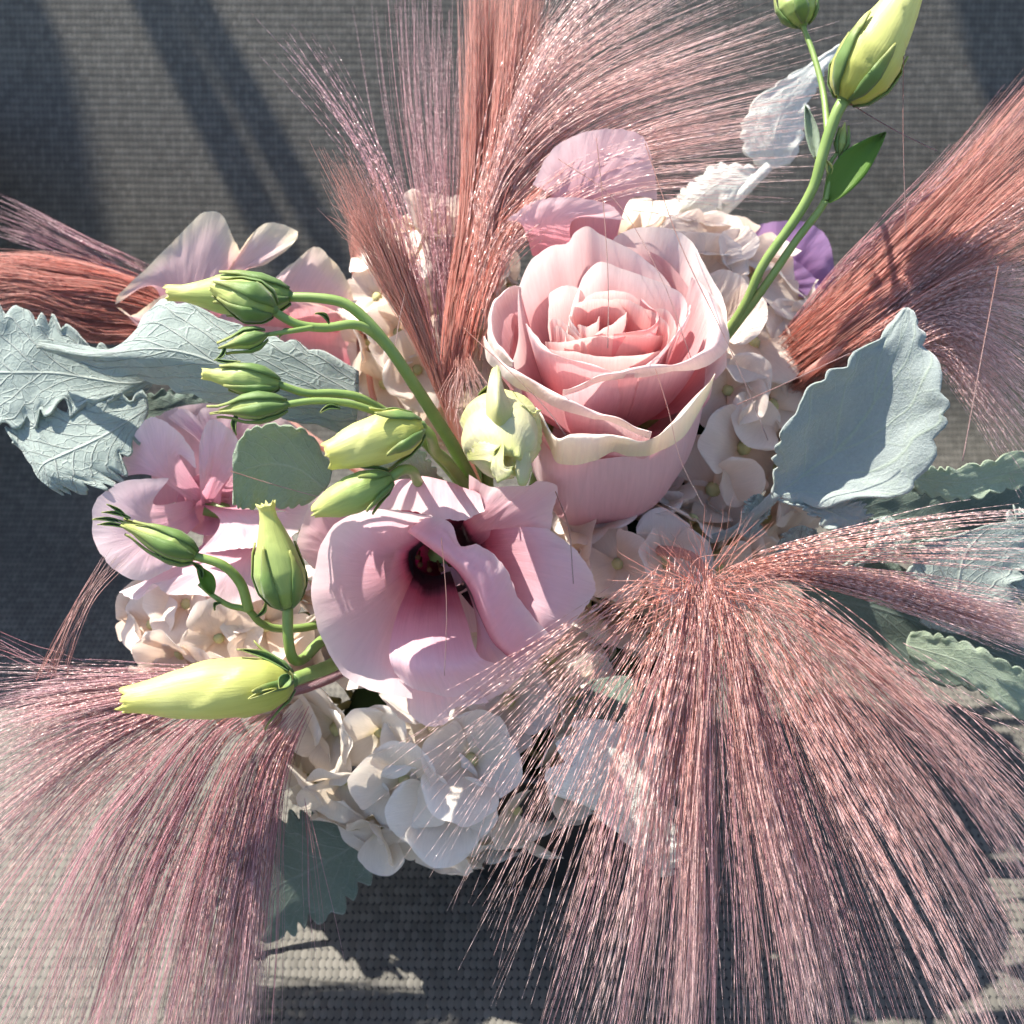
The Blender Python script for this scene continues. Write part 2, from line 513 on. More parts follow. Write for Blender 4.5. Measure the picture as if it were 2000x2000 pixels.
def sling():
    prof = []
    for y in np.linspace(0.10, JUNC_Y - 0.07, 40):
        prof.append((y, 0.0))
    a0 = np.array([JUNC_Y - 0.07, 0.0])
    c1 = np.array([JUNC_Y, 0.0])
    d = np.array([math.sin(BACK_TILT), math.cos(BACK_TILT)])
    a1 = c1 + d * 0.07
    for s in np.linspace(0, 1, 14)[1:]:
        prof.append(tuple((1-s)**2 * a0 + 2*s*(1-s) * c1 + s*s * a1))
    for s in np.linspace(0.07, BACK_LEN, 40)[1:]:
        prof.append(tuple(c1 + d * s))
    prof = np.array(prof)
    arc = np.concatenate([[0], np.cumsum(np.linalg.norm(np.diff(prof, axis=0), axis=1))])
    xs = np.linspace(-0.46, 0.46, 48)
    V, U = [], []
    for (y, z), a in zip(prof, arc):
        for x in xs:
            sag = 0.0
            V.append((x, y, z + sag - 0.0015 * math.cos(x * 6)))
            U.append((x, a))
    o = mk("sling_fabric", V, grid_faces(len(prof), len(xs)), M['fabric'], chair, U)
    m = o.modifiers.new("thickness", 'SOLIDIFY')
    m.thickness = 0.0012
    m.offset = -1
    return c1, d
c1, dback = sling()
top = c1 + dback * BACK_LEN
for sx in (-1, 1):
    x = sx * 0.475
    tube("side_rail", [(x, 0.08, 0), (x, 0.35, 0), (x, JUNC_Y - 0.05, 0.0), (x, JUNC_Y + 0.02, 0.05), (x, top[0], top[1])], [0.014, 0.014], M['metal'], chair, 40, 12)
    tube("leg", [(x, 0.12, -0.01), (x, 0.11, -0.42)], [0.013, 0.012], M['metal'], chair, 6, 12)
    tube("leg", [(x, 0.62, -0.01), (x, 0.68, -0.42)], [0.013, 0.012], M['metal'], chair, 6, 12)
tube("cross_rail", [(-0.475, 0.09, -0.012), (0.475, 0.09, -0.012)], [0.012, 0.012], M['metal'], chair, 6, 12)
tube("cross_rail", [(-0.475, top[0], top[1]), (0.475, top[0], top[1])], [0.014, 0.014], M['metal'], chair, 6, 12)
ground = mk("ground", [(-4, -3, -0.42), (4, -3, -0.42), (4, 5, -0.42), (-4, 5, -0.42)], [(0, 1, 2, 3)], plain("patio_boards", (.075, .06, .05), 0.9, 0.2, 30, 0.3))
ground["kind"] = "structure"
# unseen armrests, shaped so the left one shades the back corner of the seat
for sx in (-1, 1):
    x = sx * 0.455
    V = []
    for (y, z, inner) in ((0.50, 0.21, 0.27), (JUNC_Y + 0.17, 0.235, 0.42)):
        for e in (0.53, inner):
            for dz in (-0.012, 0.012):
                V.append((sx * e, y, z + dz))
    mk("armrest", V, [(0, 1, 3, 2), (4, 6, 7, 5), (0, 2, 6, 4), (1, 5, 7, 3), (0, 4, 5, 1), (2, 3, 7, 6)], M['metal'], chair, smooth=False)
    tube("armrest_post", [(x + sx * 0.03, 0.53, 0.0), (x + sx * 0.03, 0.53, 0.20)], [0.012, 0.012], M['metal'], chair, 6, 10)
# unseen slats, added only to cast the bands of shade on the backrest
shade_slats = thing("unseen_slats", "leaning slats out of view, added to shade the chair back", "shade_slats", (-0.9, 0.7, -0.42))
L_DOWN = -SUN_DIR
def slat_over(px0, px1, w, name="slat"):
    """slat whose shade falls on the backrest between the photo points px0 and px1"""
    nb = np.array([0, -math.cos(BACK_TILT), math.sin(BACK_TILT)])
    o = np.array([0, c1[0], c1[1]])
    ends = []
    for (px, py) in (px0, px1):
        D = FWD + RIGHT * ((px - 1000) / 1000 * T) + UP * ((1000 - py) / 1000 * T)
        t = ((o - CAM) @ nb) / (D @ nb)
        ends.append(CAM + D * t + SUN_DIR * 1.15)
    e = ends[1] - ends[0]
    tube(name, [ends[0] - e * 0.6, ends[0], ends[1]], [w / 2, w / 2], M['wood'], shade_slats, 8, 8)
slat_over((285, -20), (560, 520), 0.027)
slat_over((365, -20), (610, 420), 0.024)
slat_over((-40, 60), (40, 420), 0.060)
slat_over((1960, -60), (2040, 300), 0.05)

# ------------------------------------------------------------------ vase and foam
VC = np.array([0.012, 0.345, 0.0])
vase = thing("bouquet_vase", "low black round vase half hidden under the cream hydrangea", "vase", VC)
lathe("bowl", [(0.0, 0.001), (0.048, 0.001), (0.052, 0.004), (0.058, 0.03), (0.062, 0.06), (0.063, 0.10), (0.064, 0.105), (0.061, 0.106), (0.059, 0.10), (0.056, 0.05), (0.0, 0.04)], VC, M['vase'], vase)
foam = thing("floral_foam", "dark green floral foam hidden among the flower stems", "floral foam", VC + [0, 0, 0.041])
def dome():
    V, sides, rings = [], 40, 16
    for j in range(rings):
        a = j / (rings - 1) * math.pi * 0.5
        r, z = 0.056 * math.cos(a), 0.05 + 0.09 * math.sin(a)
        for i in range(sides):
            p = i / sides * 2 * math.pi
            k = 1 + 0.08 * noise.noise(Vector((math.cos(p) * 3, math.sin(p) * 3, j * 0.4)))
            V.append((VC[0] + r * k * math.cos(p), VC[1] + 0.02 * math.sin(a) + r * k * math.sin(p), z))
    mk("block", V, grid_faces(rings, sides, True), M['foam'], foam)
dome()
HEART = W(1000, 1120, 0.515)               # where the stems meet

# ------------------------------------------------------------------ rose
R_AX = camvec(-0.02, 0.58, 0.815)
R_TOP = W(1187, 640, 0.425)
R_O = R_TOP - R_AX * 0.055
r_x = np.cross(R_AX, [0, 0, 1.0]); r_x /= np.linalg.norm(r_x)
r_y = np.cross(R_AX, r_x)

def rz(zx, zy, h):
    """rose rim point: pixel of the 3.22x detail at (900,400), height h (cm) above the rose base"""
    px, py = 900 + zx / 3.22, 400 + zy / 3.22
    D = FWD + RIGHT * ((px - 1000) / 1000 * T) + UP * ((1000 - py) / 1000 * T)
    t = ((R_O + R_AX * h * 0.01 - CAM) @ R_AX) / (D @ R_AX)
    return CAM + D * t

rose = thing("rose", "large blush pink rose with swirled heart and rolled cream outer petals", "rose", R_O)

def rose_petal(rim, lip=None, mat='rose', bulge=0.0, k=0.6, b0=0.25, nu=40, nv=22, seed=0, amp=0.0012, roll=0.004, v0=0.0, name="petal", hb=0.0):
    rim = cr(np.array([rz(*p) for p in rim]), nu)
    rel = rim - R_O
    h = rel @ R_AX
    rad = rel - h[:, None] * R_AX
    ue = np.abs(np.linspace(-1, 1, nu))
    if lip is None:
        h = h - (0.006 * ue ** 3 if mat == 'rose_inner' else 0.011 * ue ** 7)
    rows = []
    for v in np.linspace(v0, 1, nv):
        f = b0 + (1 - b0) * v ** k + bulge * math.sin(math.pi * v ** 1.3)
        rows.append(R_O + rad * f + (hb + (h - hb)[:, None] * v) * R_AX)
    G = np.array(rows)
    if lip is not None:
        lp = cr(np.array([rz(*p) for p in lip]), nu)
        ext = []
        nl = 10
        for s in np.linspace(0, 1, nl + 1)[1:]:
            wv = 0.75 + 0.5 * np.array([noise.noise(Vector((i * 0.16, seed * 2.7, 1))) for i in range(nu)])[:, None]
            ext.append(rim * (1 - s) + (rim + (lp - rim) * (0.85 + 0.3 * (wv - .75)) * (1 - 0.9 * ue[:, None] ** 9)) * s + (R_AX - FWD * 0.6) * roll * wv * 1.3 * math.sin(math.pi * s ** 0.8))
        G = np.concatenate([G, np.array(ext)])
    G = ruffle(G, amp, 4, 2, seed, 2.0, 0.15, 0.0004)
    n = G.shape[0]
    uu, vv = np.meshgrid(np.linspace(0, 1, nu), np.linspace(0, 1, n))
    return mk(name, G.reshape(-1, 3), grid_faces(n, nu), M[mat], rose, np.stack([uu.ravel(), vv.ravel()], 1))

# heart, from the innermost roll outwards
ri = dict(mat='rose_inner', k=0.35, b0=0.55, v0=0.25, amp=0.0006)
rose_petal([(735, 690, 5.5), (755, 745, 5.5), (800, 770, 5.5), (850, 740, 5.5), (870, 690, 5.5), (880, 640, 5.5)], seed=1, **ri)
rose_petal([(690, 640, 5.5), (680, 700, 5.5), (720, 770, 5.45), (780, 810, 5.4)], seed=2, **ri)
rose_petal([(770, 815, 5.3), (860, 790, 5.4), (950, 750, 5.45), (1010, 705, 5.5), (1050, 650, 5.5), (1030, 620, 5.5)], seed=3, **ri)
rose_petal([(560, 670, 5.3), (600, 705, 5.35), (660, 745, 5.35), (740, 815, 5.3), (800, 830, 5.3)], seed=4, **ri)
rose_petal([(690, 660, 5.6), (720, 615, 5.6), (790, 598, 5.6), (900, 590, 5.6), (1000, 600, 5.6), (1060, 645, 5.55)], seed=5, **ri)
rose_petal([(860, 588, 5.6), (950, 572, 5.65), (1040, 590, 5.65), (1130, 640, 5.6), (1230, 680, 5.5), (1300, 735, 5.4), (1315, 800, 5.3), (1290, 850, 5.2)], seed=7, **ri)
rose_petal([(1130, 610, 5.5), (1190, 660, 5.5), (1245, 690, 5.5), (1245, 730, 5.4), (1190, 780, 5.35), (1080, 810, 5.3), (960, 822, 5.3)],
           lip=[(1150, 640, 5.3), (1195, 680, 5.3), (1215, 700, 5.3), (1210, 770, 5.2), (1170, 815, 5.15), (1080, 825, 5.2), (960, 828, 5.25)], seed=8, roll=0.001, mat='rose_inner', k=0.35, b0=0.55, v0=0.25, amp=0.0006)
rose_petal([(530, 795, 5.1), (560, 825, 5.15), (640, 845, 5.2), (740, 843, 5.2), (860, 828, 5.2), (1000, 830, 5.2), (1150, 815, 5.2), (1240, 790, 5.15), (1300, 760, 5.1)], seed=9, **ri)
rose_petal([(585, 715, 5.25), (615, 760, 5.25), (690, 815, 5.25), (760, 836, 5.25)], seed=31, **ri)
rose_petal([(1190, 600, 5.6), (1290, 655, 5.5), (1345, 720, 5.4), (1350, 790, 5.3), (1310, 870, 5.2)], seed=32, **ri)
rose_petal([(740, 575, 5.65), (830, 548, 5.7), (950, 540, 5.7), (1080, 560, 5.65), (1180, 610, 5.6)], seed=33, **ri)
rose_petal([(480, 800, 5.1), (520, 860, 5.1), (600, 905, 5.1), (720, 925, 5.1), (860, 945, 5.08), (1000, 950, 5.08), (1150, 920, 5.1), (1270, 850, 5.15)], seed=36, **ri)
# middle ring
rm = dict(mat='rose', k=0.45, b0=0.4, amp=0.0012)
rose_petal([(640, 900, 5.2), (670, 740, 5.5), (715, 590, 5.6), (745, 490, 5.7), (810, 400, 5.8), (890, 355, 5.9), (1000, 395, 5.8), (1150, 450, 5.7), (1300, 510, 5.6), (1400, 570, 5.5), (1425, 650, 5.4), (1380, 740, 5.3)], seed=11, **rm)
rose_petal([(545, 640, 5.4), (560, 560, 5.5), (620, 520, 5.5), (720, 510, 5.5), (800, 520, 5.5)], seed=12, **rm)
rose_petal([(410, 760, 5.1), (440, 835, 5.05), (520, 920, 5.0), (620, 970, 5.0), (760, 1005, 5.0), (900, 1045, 4.95), (1030, 1070, 4.9), (1120, 1060, 4.9)],
           lip=[(425, 740, 5.1), (470, 810, 5.1), (545, 890, 5.08), (640, 955, 5.02), (770, 996, 5.0), (900, 1038, 4.95), (1030, 1066, 4.9), (1120, 1056, 4.9)], seed=13, roll=0.0008, **rm)
rose_petal([(1440, 640, 5.3), (1425, 690, 5.25), (1380, 770, 5.15), (1300, 880, 5.05), (1230, 960, 5.0), (1130, 1055, 4.9)],
           lip=[(1442, 655, 5.25), (1440, 710, 5.2), (1400, 780, 5.1), (1315, 890, 5.02), (1240, 965, 4.98), (1130, 1058, 4.9)], seed=14, roll=0.0008, **rm)
# outer ring
rose_petal([(330, 900, 4.9), (362, 780, 5.1), (365, 600, 5.3), (385, 430, 5.5), (450, 330, 5.6), (540, 255, 5.7), (660, 240, 5.7), (720, 170, 5.8), (800, 135, 5.9), (880, 185, 5.8), (1000, 240, 5.7), (1120, 300, 5.6), (1250, 400, 5.5), (1420, 560, 5.3)],
           mat='rose', k=0.4, b0=0.3, seed=15, amp=0.0025, nu=60)
rose_petal([(900, 220, 5.4), (1000, 165, 5.5), (1150, 140, 5.5), (1310, 150, 5.5), (1450, 220, 5.4), (1530, 350, 5.3), (1590, 470, 5.1), (1650, 610, 5.0), (1685, 760, 4.8), (1690, 900, 4.6)],
           mat='rose', k=0.4, b0=0.3, seed=16, amp=0.002, nu=50)
rose_petal([(380, 560, 5.0), (300, 570, 4.9), (230, 640, 4.8), (205, 760, 4.7), (230, 880, 4.6), (330, 1020, 4.6)],
           lip=[(355, 525, 4.8), (250, 560, 4.6), (180, 670, 4.5), (160, 780, 4.4), (170, 900, 4.3), (300, 1050, 4.4)], mat='rose_lip', k=0.45, b0=0.35, seed=17, roll=0.003, amp=0.001)
rose_petal([(640, 1200, 4.6), (740, 1165, 4.65), (880, 1112, 4.7), (1030, 1077, 4.75), (1150, 1052, 4.75), (1300, 1025, 4.7), (1420, 985, 4.6), (1540, 900, 4.6), (1560, 760, 4.7), (1520, 620, 4.9), (1440, 500, 5.1)],
           lip=[(640, 1205, 4.6), (740, 1170, 4.65), (880, 1118, 4.7), (1030, 1085, 4.72), (1150, 1075, 4.68), (1330, 1050, 4.6), (1500, 1045, 4.35), (1690, 915, 4.2), (1688, 750, 4.4), (1640, 600, 4.7), (1530, 430, 5.0)],
           mat='rose_lip', k=0.45, b0=0.35, seed=18, roll=0.003, amp=0.0012, nu=60, bulge=0.03)
rose_petal([(150, 860, 4.4), (240, 965, 4.4), (400, 1085, 4.4), (560, 1170, 4.35), (700, 1255, 4.3), (850, 1315, 4.2), (950, 1360, 4.1), (1080, 1425, 3.9), (1190, 1470, 3.8)],
           lip=[(125, 890, 4.1), (165, 1010, 4.0), (300, 1130, 4.0), (450, 1205, 4.0), (620, 1290, 4.05), (790, 1350, 4.05), (930, 1372, 4.05), (1075, 1432, 3.88), (1190, 1475, 3.8)],
           mat='rose_lip', k=0.5, b0=0.35, seed=19, roll=0.003, amp=0.001, nu=50, bulge=0.05)
rose_petal([(470, 1330, 3.9), (540, 1430, 3.8), (620, 1490, 3.7), (700, 1447, 3.8), (850, 1450, 3.7), (950, 1480, 3.6), (1060, 1508, 3.5), (1180, 1500, 3.5), (1280, 1420, 3.6), (1400, 1280, 3.8), (1500, 1180, 3.9), (1580, 1115, 4.0)],
           lip=[(500, 1340, 3.6), (545, 1500, 3.2), (600, 1640, 2.8), (720, 1668, 2.75), (830, 1635, 2.8), (950, 1560, 2.95), (1060, 1600, 2.8), (1200, 1592, 2.8), (1300, 1550, 2.9), (1390, 1510, 3.0), (1490, 1370, 3.3), (1600, 1230, 3.6)],
           mat='rose_front', k=0.5, b0=0.4, seed=20, roll=0.005, amp=0.001, nu=70, bulge=0.10)
# outside of the cup: rounded petals that close under the flower
def cup_petal(rim, hb, seed, nu=50, nv=26):
    rim = cr(np.array([rz(*p) for p in rim]), nu)
    rel = rim - R_O
    h = rel @ R_AX
    rad = rel - h[:, None] * R_AX
    rows = []
    for v in np.linspace(0.02, 1, nv):
        f = math.sin(v ** 0.75 * math.pi * 0.56) / math.sin(math.pi * 0.56)
        rows.append(R_O + rad * f + (hb + (h - hb)[:, None] * v ** 1.25) * R_AX)
    G = ruffle(np.array(rows), 0.0009, 4, 2, seed, 2.0, 0.3, 0.0003)
    uu, vv = np.meshgrid(np.linspace(0, 1, nu), np.linspace(0, 1, nv))
    mk("petal", G.reshape(-1, 3), grid_faces(nv, nu), M['rose_cup'], rose, np.stack([uu.ravel(), vv.ravel()], 1))
cup_petal([(440, 1300, 3.6), (520, 1480, 3.1), (640, 1600, 2.8), (800, 1610, 2.75), (1000, 1590, 2.8), (1150, 1580, 2.8), (1300, 1500, 2.9), (1400, 1400, 3.2), (1480, 1250, 3.5)], -0.056, 21)
cup_petal([(1300, 1480, 3.0), (1450, 1330, 3.3), (1520, 1200, 3.5), (1550, 1000, 3.9), (1540, 800, 4.2), (1480, 600, 4.4)], -0.054, 22)
cup_petal([(340, 700, 4.0), (310, 900, 3.9), (340, 1080, 3.7), (410, 1250, 3.5), (530, 1420, 3.2)], -0.054, 23)
cup_petal([(1500, 620, 4.2), (1300, 350, 4.4), (1000, 250, 4.4), (700, 300, 4.4), (420, 500, 4.2), (320, 720, 4.0)], -0.05, 24)
tube("stem", [R_O - R_AX * 0.054, R_O - R_AX * 0.07, HEART], [0.005, 0.003, 0.003], M['stem'], rose, 14, 10)

# ------------------------------------------------------------------ lisianthus blooms
def flower(name, label, base, petals, mat, stem_to=None, group=None, amp=0.0016, jag=0.0006, cat="lisianthus"):
    root = thing(name, label, cat, W(*base), group)
    for i, rows in enumerate(petals):
        patch("petal", rows, M[mat], root, 44, 30, amp, 6, 2.5, seed=i * 5 + int(base[0]) % 37, jag=jag)
    tube("stem", [W(*base), HEART * 0.5 + W(*base) * 0.5, HEART], [0.004, 0.0025, 0.0025], M['stem'], root, 14, 8)
    return root

front = flower("lisianthus_bloom", "wide open pink lisianthus with dark maroon throat in front of the rose", (850, 1080, .466), [
    # back left petal
    [[(770, 1040, .452), (740, 1100, .452), (720, 1170, .45)], [(690, 975, .442), (645, 1050, .444), (650, 1120, .446)],
     [(720, 935, .44), (660, 945, .437), (610, 982, .437), (585, 1040, .438), (580, 1075, .44), (613, 1110, .442)]],
    # upper petal behind, folded forward
    [[(850, 1050, .458), (870, 1045, .46), (900, 1030, .458)], [(740, 965, .44), (845, 950, .44), (930, 965, .442)], [(745, 950, .432), (792, 938, .43), (845, 936, .428), (895, 955, .428), (940, 970, .43)],
     [(720, 1000, .430), (800, 996, .424), (860, 1014, .421), (910, 1016, .420), (944, 994, .420)]],
    # upright petal at the upper right
    [[(895, 1020, .46), (915, 1060, .462), (945, 1080, .46)], [(915, 990, .45), (960, 1020, .447), (1000, 1060, .445)],
     [(915, 930, .431), (960, 952, .43), (1030, 948, .428), (1055, 942, .427), (1088, 946, .427), (1083, 990, .43), (1072, 1040, .434)]],
    # right petal
    [[(915, 1040, .462), (930, 1090, .462), (930, 1140, .458), (900, 1160, .456)], [(1010, 1030, .436), (1045, 1090, .431), (1045, 1180, .431), (990, 1270, .436)],
     [(1070, 1032, .433), (1130, 1080, .430), (1163, 1145, .432), (1140, 1190, .431), (1090, 1250, .432), (1010, 1325, .438)]],
    # second right petal, under it
    [[(900, 1130, .46), (930, 1180, .46)], [(960, 1210, .438), (930, 1270, .437)], [(1085, 1225, .434), (1060, 1270, .436), (1010, 1330, .438), (955, 1368, .437), (900, 1375, .437)]],
    # bottom lobe behind
    [[(830, 1150, .458), (870, 1150, .458)], [(790, 1280, .438), (890, 1280, .438)], [(795, 1360, .436), (800, 1395, .437), (835, 1418, .437), (872, 1412, .436), (884, 1385, .435), (955, 1372, .436)]],
    # left cup petal
    [[(835, 1055, .463), (815, 1078, .466), (812, 1105, .466), (830, 1125, .464)], [(800, 1040, .438), (742, 1080, .442), (735, 1180, .442), (790, 1250, .438)],
     [(845, 1006, .420), (770, 996, .415), (700, 1003, .412), (645, 1040, .410), (614, 1110, .410), (606, 1165, .413), (633, 1255, .416), (680, 1325, .419), (740, 1352, .42), (805, 1366, .424)]],
    # bottom cup petal
    [[(815, 1110, .466), (845, 1125, .467), (880, 1115, .465)], [(775, 1200, .440), (840, 1210, .437), (910, 1205, .440)],
     [(760, 1275, .424), (840, 1295, .418), (935, 1280, .424)], [(770, 1315, .424), (800, 1342, .424), (840, 1352, .424), (885, 1360, .425), (950, 1335, .428), (985, 1300, .43)]],
    # petal that folds across the throat
    [[(812, 1045, .455), (855, 1082, .456), (890, 1115, .456), (915, 1155, .454), (930, 1195, .452), (955, 1250, .446), (985, 1280, .44)],
     [(797, 1038, .424), (842, 1068, .417), (891, 1104, .413), (924, 1145, .413), (943, 1190, .415), (974, 1252, .42), (1003, 1283, .424)],
     [(820, 1018, .421), (862, 1040, .415), (905, 1080, .411), (950, 1110, .411), (970, 1160, .413), (1000, 1215, .419), (1030, 1260, .425)],
     [(840, 1006, .422), (878, 1024, .419), (898, 1064, .416), (934, 1066, .415), (975, 1092, .416), (992, 1120, .418), (1020, 1180, .424), (1075, 1242, .429)]],
], 'lisi')
def throat(parent, cx, cy, r_px, d0, d1, mat):
    V, U, rings, sides = [], [], 8, 24
    for j in range(rings):
        q = j / (rings - 1)
        for i in range(sides):
            a = i / sides * 2 * math.pi
            rr = r_px * (1 - q) ** 0.7 + 1
            V.append(W(cx + rr * math.cos(a), cy + rr * math.sin(a), d0 + (d1 - d0) * q))
            U.append((i / sides, (0.03 if mat == 'lisi' else 0.16) * (1 - q)))
    return mk("throat", V, grid_faces(rings, sides, True), M[mat], parent, U)
patch("petal", [[(862, 1085, .474), (965, 1055, .472)], [(862, 1150, .468), (985, 1130, .466)], [(870, 1235, .458), (1005, 1235, .458)]], M['lisi_left'], front, 24, 16)
throat(front, 868, 1092, 70, .460, .49, 'lisi')
for i in range(5):
    a = i * 0.7 + 0.5
    p = W(845 + 26 * math.cos(a), 1080 + 18 * math.sin(a), .463)
    q = W(850 + 34 * math.cos(a), 1092 + 22 * math.sin(a), .452)
    tube("stamen", [p, (p + q) / 2, q], [0.0006, 0.0006, 0.0013], M['stamen'], front, 6, 6)

leftf = flower("lisianthus_bloom", "ruffled pink lisianthus under the folded grey leaf beside the dark seat", (400, 990, .49), [
    [[(400, 975, .485), (430, 985, .487)], [(400, 880, .478), (450, 880, .48)], [(330, 815, .475), (355, 797, .473), (385, 812, .474), (395, 798, .476), (450, 790, .478), (525, 815, .482)]],
    [[(380, 985, .485), (400, 970, .487)], [(300, 930, .470), (350, 890, .470)], [(236, 930, .470), (245, 885, .468), (280, 825, .466), (303, 814, .464), (345, 838, .462), (378, 880, .464), (385, 915, .468)]],
    [[(395, 990, .485), (400, 985, .487), (410, 985, .488)], [(390, 940, .470), (420, 900, .468), (450, 930, .472)], [(388, 870, .466), (410, 820, .463), (450, 840, .463), (490, 900, .468)]],
    [[(385, 975, .487), (382, 1000, .487), (390, 1020, .486)], [(300, 985, .465), (290, 1040, .464), (330, 1080, .466)],
     [(330, 935, .464), (250, 938, .460), (198, 965, .458), (181, 995, .457), (182, 1050, .457), (204, 1092, .457), (230, 1118, .458), (280, 1134, .460), (330, 1110, .464), (375, 1075, .468)]],
    [[(395, 985, .486), (430, 990, .487), (460, 990, .487)], [(430, 1020, .470), (480, 1010, .470), (540, 1000, .472)], [(390, 1080, .468), (450, 1075, .464), (520, 1065, .464), (580, 1040, .468), (610, 990, .472)]],
    [[(400, 1060, .482), (470, 1060, .483), (540, 1060, .483)], [(330, 1110, .470), (420, 1110, .470), (520, 1100, .472)],
     [(231, 1155, .466), (270, 1172, .464), (300, 1140, .463), (330, 1160, .463), (400, 1165, .464), (470, 1182, .466), (560, 1150, .470)]],
], 'lisi_left')

throat(leftf, 405, 985, 60, .484, .50, 'lisi_left')
for k, rows in enumerate([
    [[(400, 1000, .495), (560, 1000, .495)], [(390, 1080, .488), (580, 1090, .488)], [(330, 1150, .482), (420, 1175, .48), (520, 1180, .48), (610, 1150, .484)]],
    [[(300, 990, .492), (420, 970, .494), (520, 980, .494)], [(290, 900, .486), (420, 890, .487), (540, 900, .488)], [(250, 860, .482), (330, 800, .48), (440, 790, .482), (560, 820, .486), (610, 880, .488)]],
    [[(420, 970, .49), (480, 980, .49), (520, 1000, .49)], [(450, 930, .478), (520, 940, .478), (560, 1000, .478)], [(440, 880, .474), (520, 900, .47), (600, 960, .472), (610, 1040, .476)]]]):
    patch("petal", rows, M['lisi_left'], leftf, 40, 26, .003, 6, 2.5, seed=60 + k, jag=.0006)
flower("lisianthus_bloom", "pale blush lisianthus with upright curled petals behind the green buds", (440, 640, .53), [
    [[(330, 650, .525), (400, 650, .525)], [(300, 560, .515), (420, 560, .515)], [(225, 595, .515), (232, 575, .513), (300, 510, .512), (360, 450, .510), (395, 417, .508), (432, 418, .508), (455, 465, .512), (475, 505, .518)]],
    [[(400, 650, .525), (470, 640, .525)], [(420, 560, .515), (470, 540, .515)], [(440, 540, .512), (470, 485, .508), (520, 436, .504), (580, 452, .502), (572, 478, .504), (520, 516, .51)]],
    [[(470, 650, .525), (560, 660, .527), (650, 670, .53)], [(500, 580, .513), (580, 580, .512), (680, 620, .516)], [(540, 545, .512), (575, 512, .508), (616, 482, .506), (650, 508, .507), (678, 550, .51), (695, 600, .515)]],
    [[(300, 700, .53), (360, 690, .53)], [(270, 640, .52), (350, 620, .515)], [(225, 600, .515), (260, 615, .512), (330, 570, .51), (420, 560, .51)]],
    [[(560, 640, .52), (660, 650, .522)], [(560, 600, .51), (670, 610, .512)], [(480, 560, .512), (560, 580, .508), (640, 600, .508), (695, 640, .512)]],
    [[(430, 700, .53), (700, 720, .535)], [(430, 640, .523), (700, 660, .525)], [(420, 590, .52), (560, 600, .518), (700, 620, .52)]],
], 'lisi_pale')

flower("lisianthus_bloom", "bright pink lisianthus petals behind the plume above the rose", (1160, 480, 0.481), [
    [[(1080, 480, 0.476), (1150, 490, 0.476), (1200, 480, 0.476)], [(1080, 390, 0.466), (1150, 380, 0.464), (1230, 390, 0.466)], [(1040, 360, 0.466), (1085, 285, 0.463), (1165, 255, 0.461), (1250, 262, 0.461), (1278, 330, 0.463), (1285, 390, 0.467)]],
    [[(1040, 500, 0.471), (1120, 500, 0.471)], [(1020, 440, 0.461), (1120, 430, 0.459)], [(990, 430, 0.461), (1040, 395, 0.458), (1110, 385, 0.456), (1190, 400, 0.457), (1220, 430, 0.461)]],
], 'lisi_pink')

flower("lisianthus_bloom", "violet lisianthus petal half hidden behind the bud stems", (1520, 640, .55), [
    [[(1450, 620, .55), (1540, 640, .55), (1600, 640, .552)], [(1450, 530, .545), (1540, 530, .543), (1620, 560, .545)], [(1435, 470, .545), (1480, 440, .542), (1560, 432, .54), (1610, 455, .54), (1630, 520, .542), (1635, 590, .546)]],
    [[(1430, 600, .545), (1520, 640, .545)], [(1440, 540, .54), (1540, 580, .538)], [(1440, 490, .54), (1500, 480, .537), (1590, 540, .537), (1615, 610, .54)]],
], 'lisi_violet')

# ------------------------------------------------------------------ hydrangea heads
def hydra_petal_mesh(seed):
    nu, nv = 13, 13
    L, wid = 0.0150, 0.0092
    V, U = [], []
    r = random.Random(seed)
    cup = r.uniform(0.15, 0.45)
    curl = r.uniform(-0.0012, 0.0026)
    for j in range(nv):
        v = j / (nv - 1)
        for i in range(nu):
            u = i / (nu - 1) * 2 - 1
            # rounded fan: polar patch whose outer rim is a blunt arc
            w = wid * (0.14 + 0.86 * math.sin(min(1.0, v * 1.25) * math.pi / 2) ** 0.9)
            x = u * w * (1 - 0.16 * v ** 6)
            y = 0.0010 + L * v * (1 - 0.30 * abs(u) ** 2.4 * v) + 0.0005 * v * noise.noise(Vector((u * 3, seed * 3.3, 1)))
            z = cup * (x * x / 0.0092) * 0.7 + 0.0022 * cup * v * v - curl * v ** 4
            z += 0.0012 * noise.noise(Vector((u * 1.7, v * 2.2, seed * 2.2))) * (0.2 + v) + 0.0005 * v * math.sin(u * 5 + seed)
            V.append((x, y, z))
            U.append((i / (nu - 1), v))
    me = bpy.data.meshes.new("petal")
    me.from_pydata(V, [], [tuple(int(a) for a in f) for f in grid_faces(nv, nu)])
    lay = me.uv_layers.new(name="UVMap")
    idx = np.zeros(len(me.loops), dtype=np.int32)
    me.loops.foreach_get("vertex_index", idx)
    lay.data.foreach_set("uv", np.asarray(U, np.float32)[idx].ravel())
    me.polygons.foreach_set("use_smooth", np.full(len(me.polygons), True))
    return me

def button_mesh():
    V, F, s = [], [], 8
    prof = [(0.0011, -0.016), (0.0009, -0.004), (0.0014, -0.0005), (0.0022, 0.0006), (0.0019, 0.0019), (0.0008, 0.0024)]
    for r, z in prof:
        for i in range(s):
            a = i / s * 2 * math.pi
            V.append((r * math.cos(a), r * math.sin(a), z))
    F = [tuple(int(a) for a in f) for f in grid_faces(len(prof), s, True)] + [tuple(range((len(prof) - 1) * s, len(prof) * s))]
    me = bpy.data.meshes.new("floret")
    me.from_pydata(V, [], F)
    me.polygons.foreach_set("use_smooth", np.full(len(me.polygons), True))
    return me

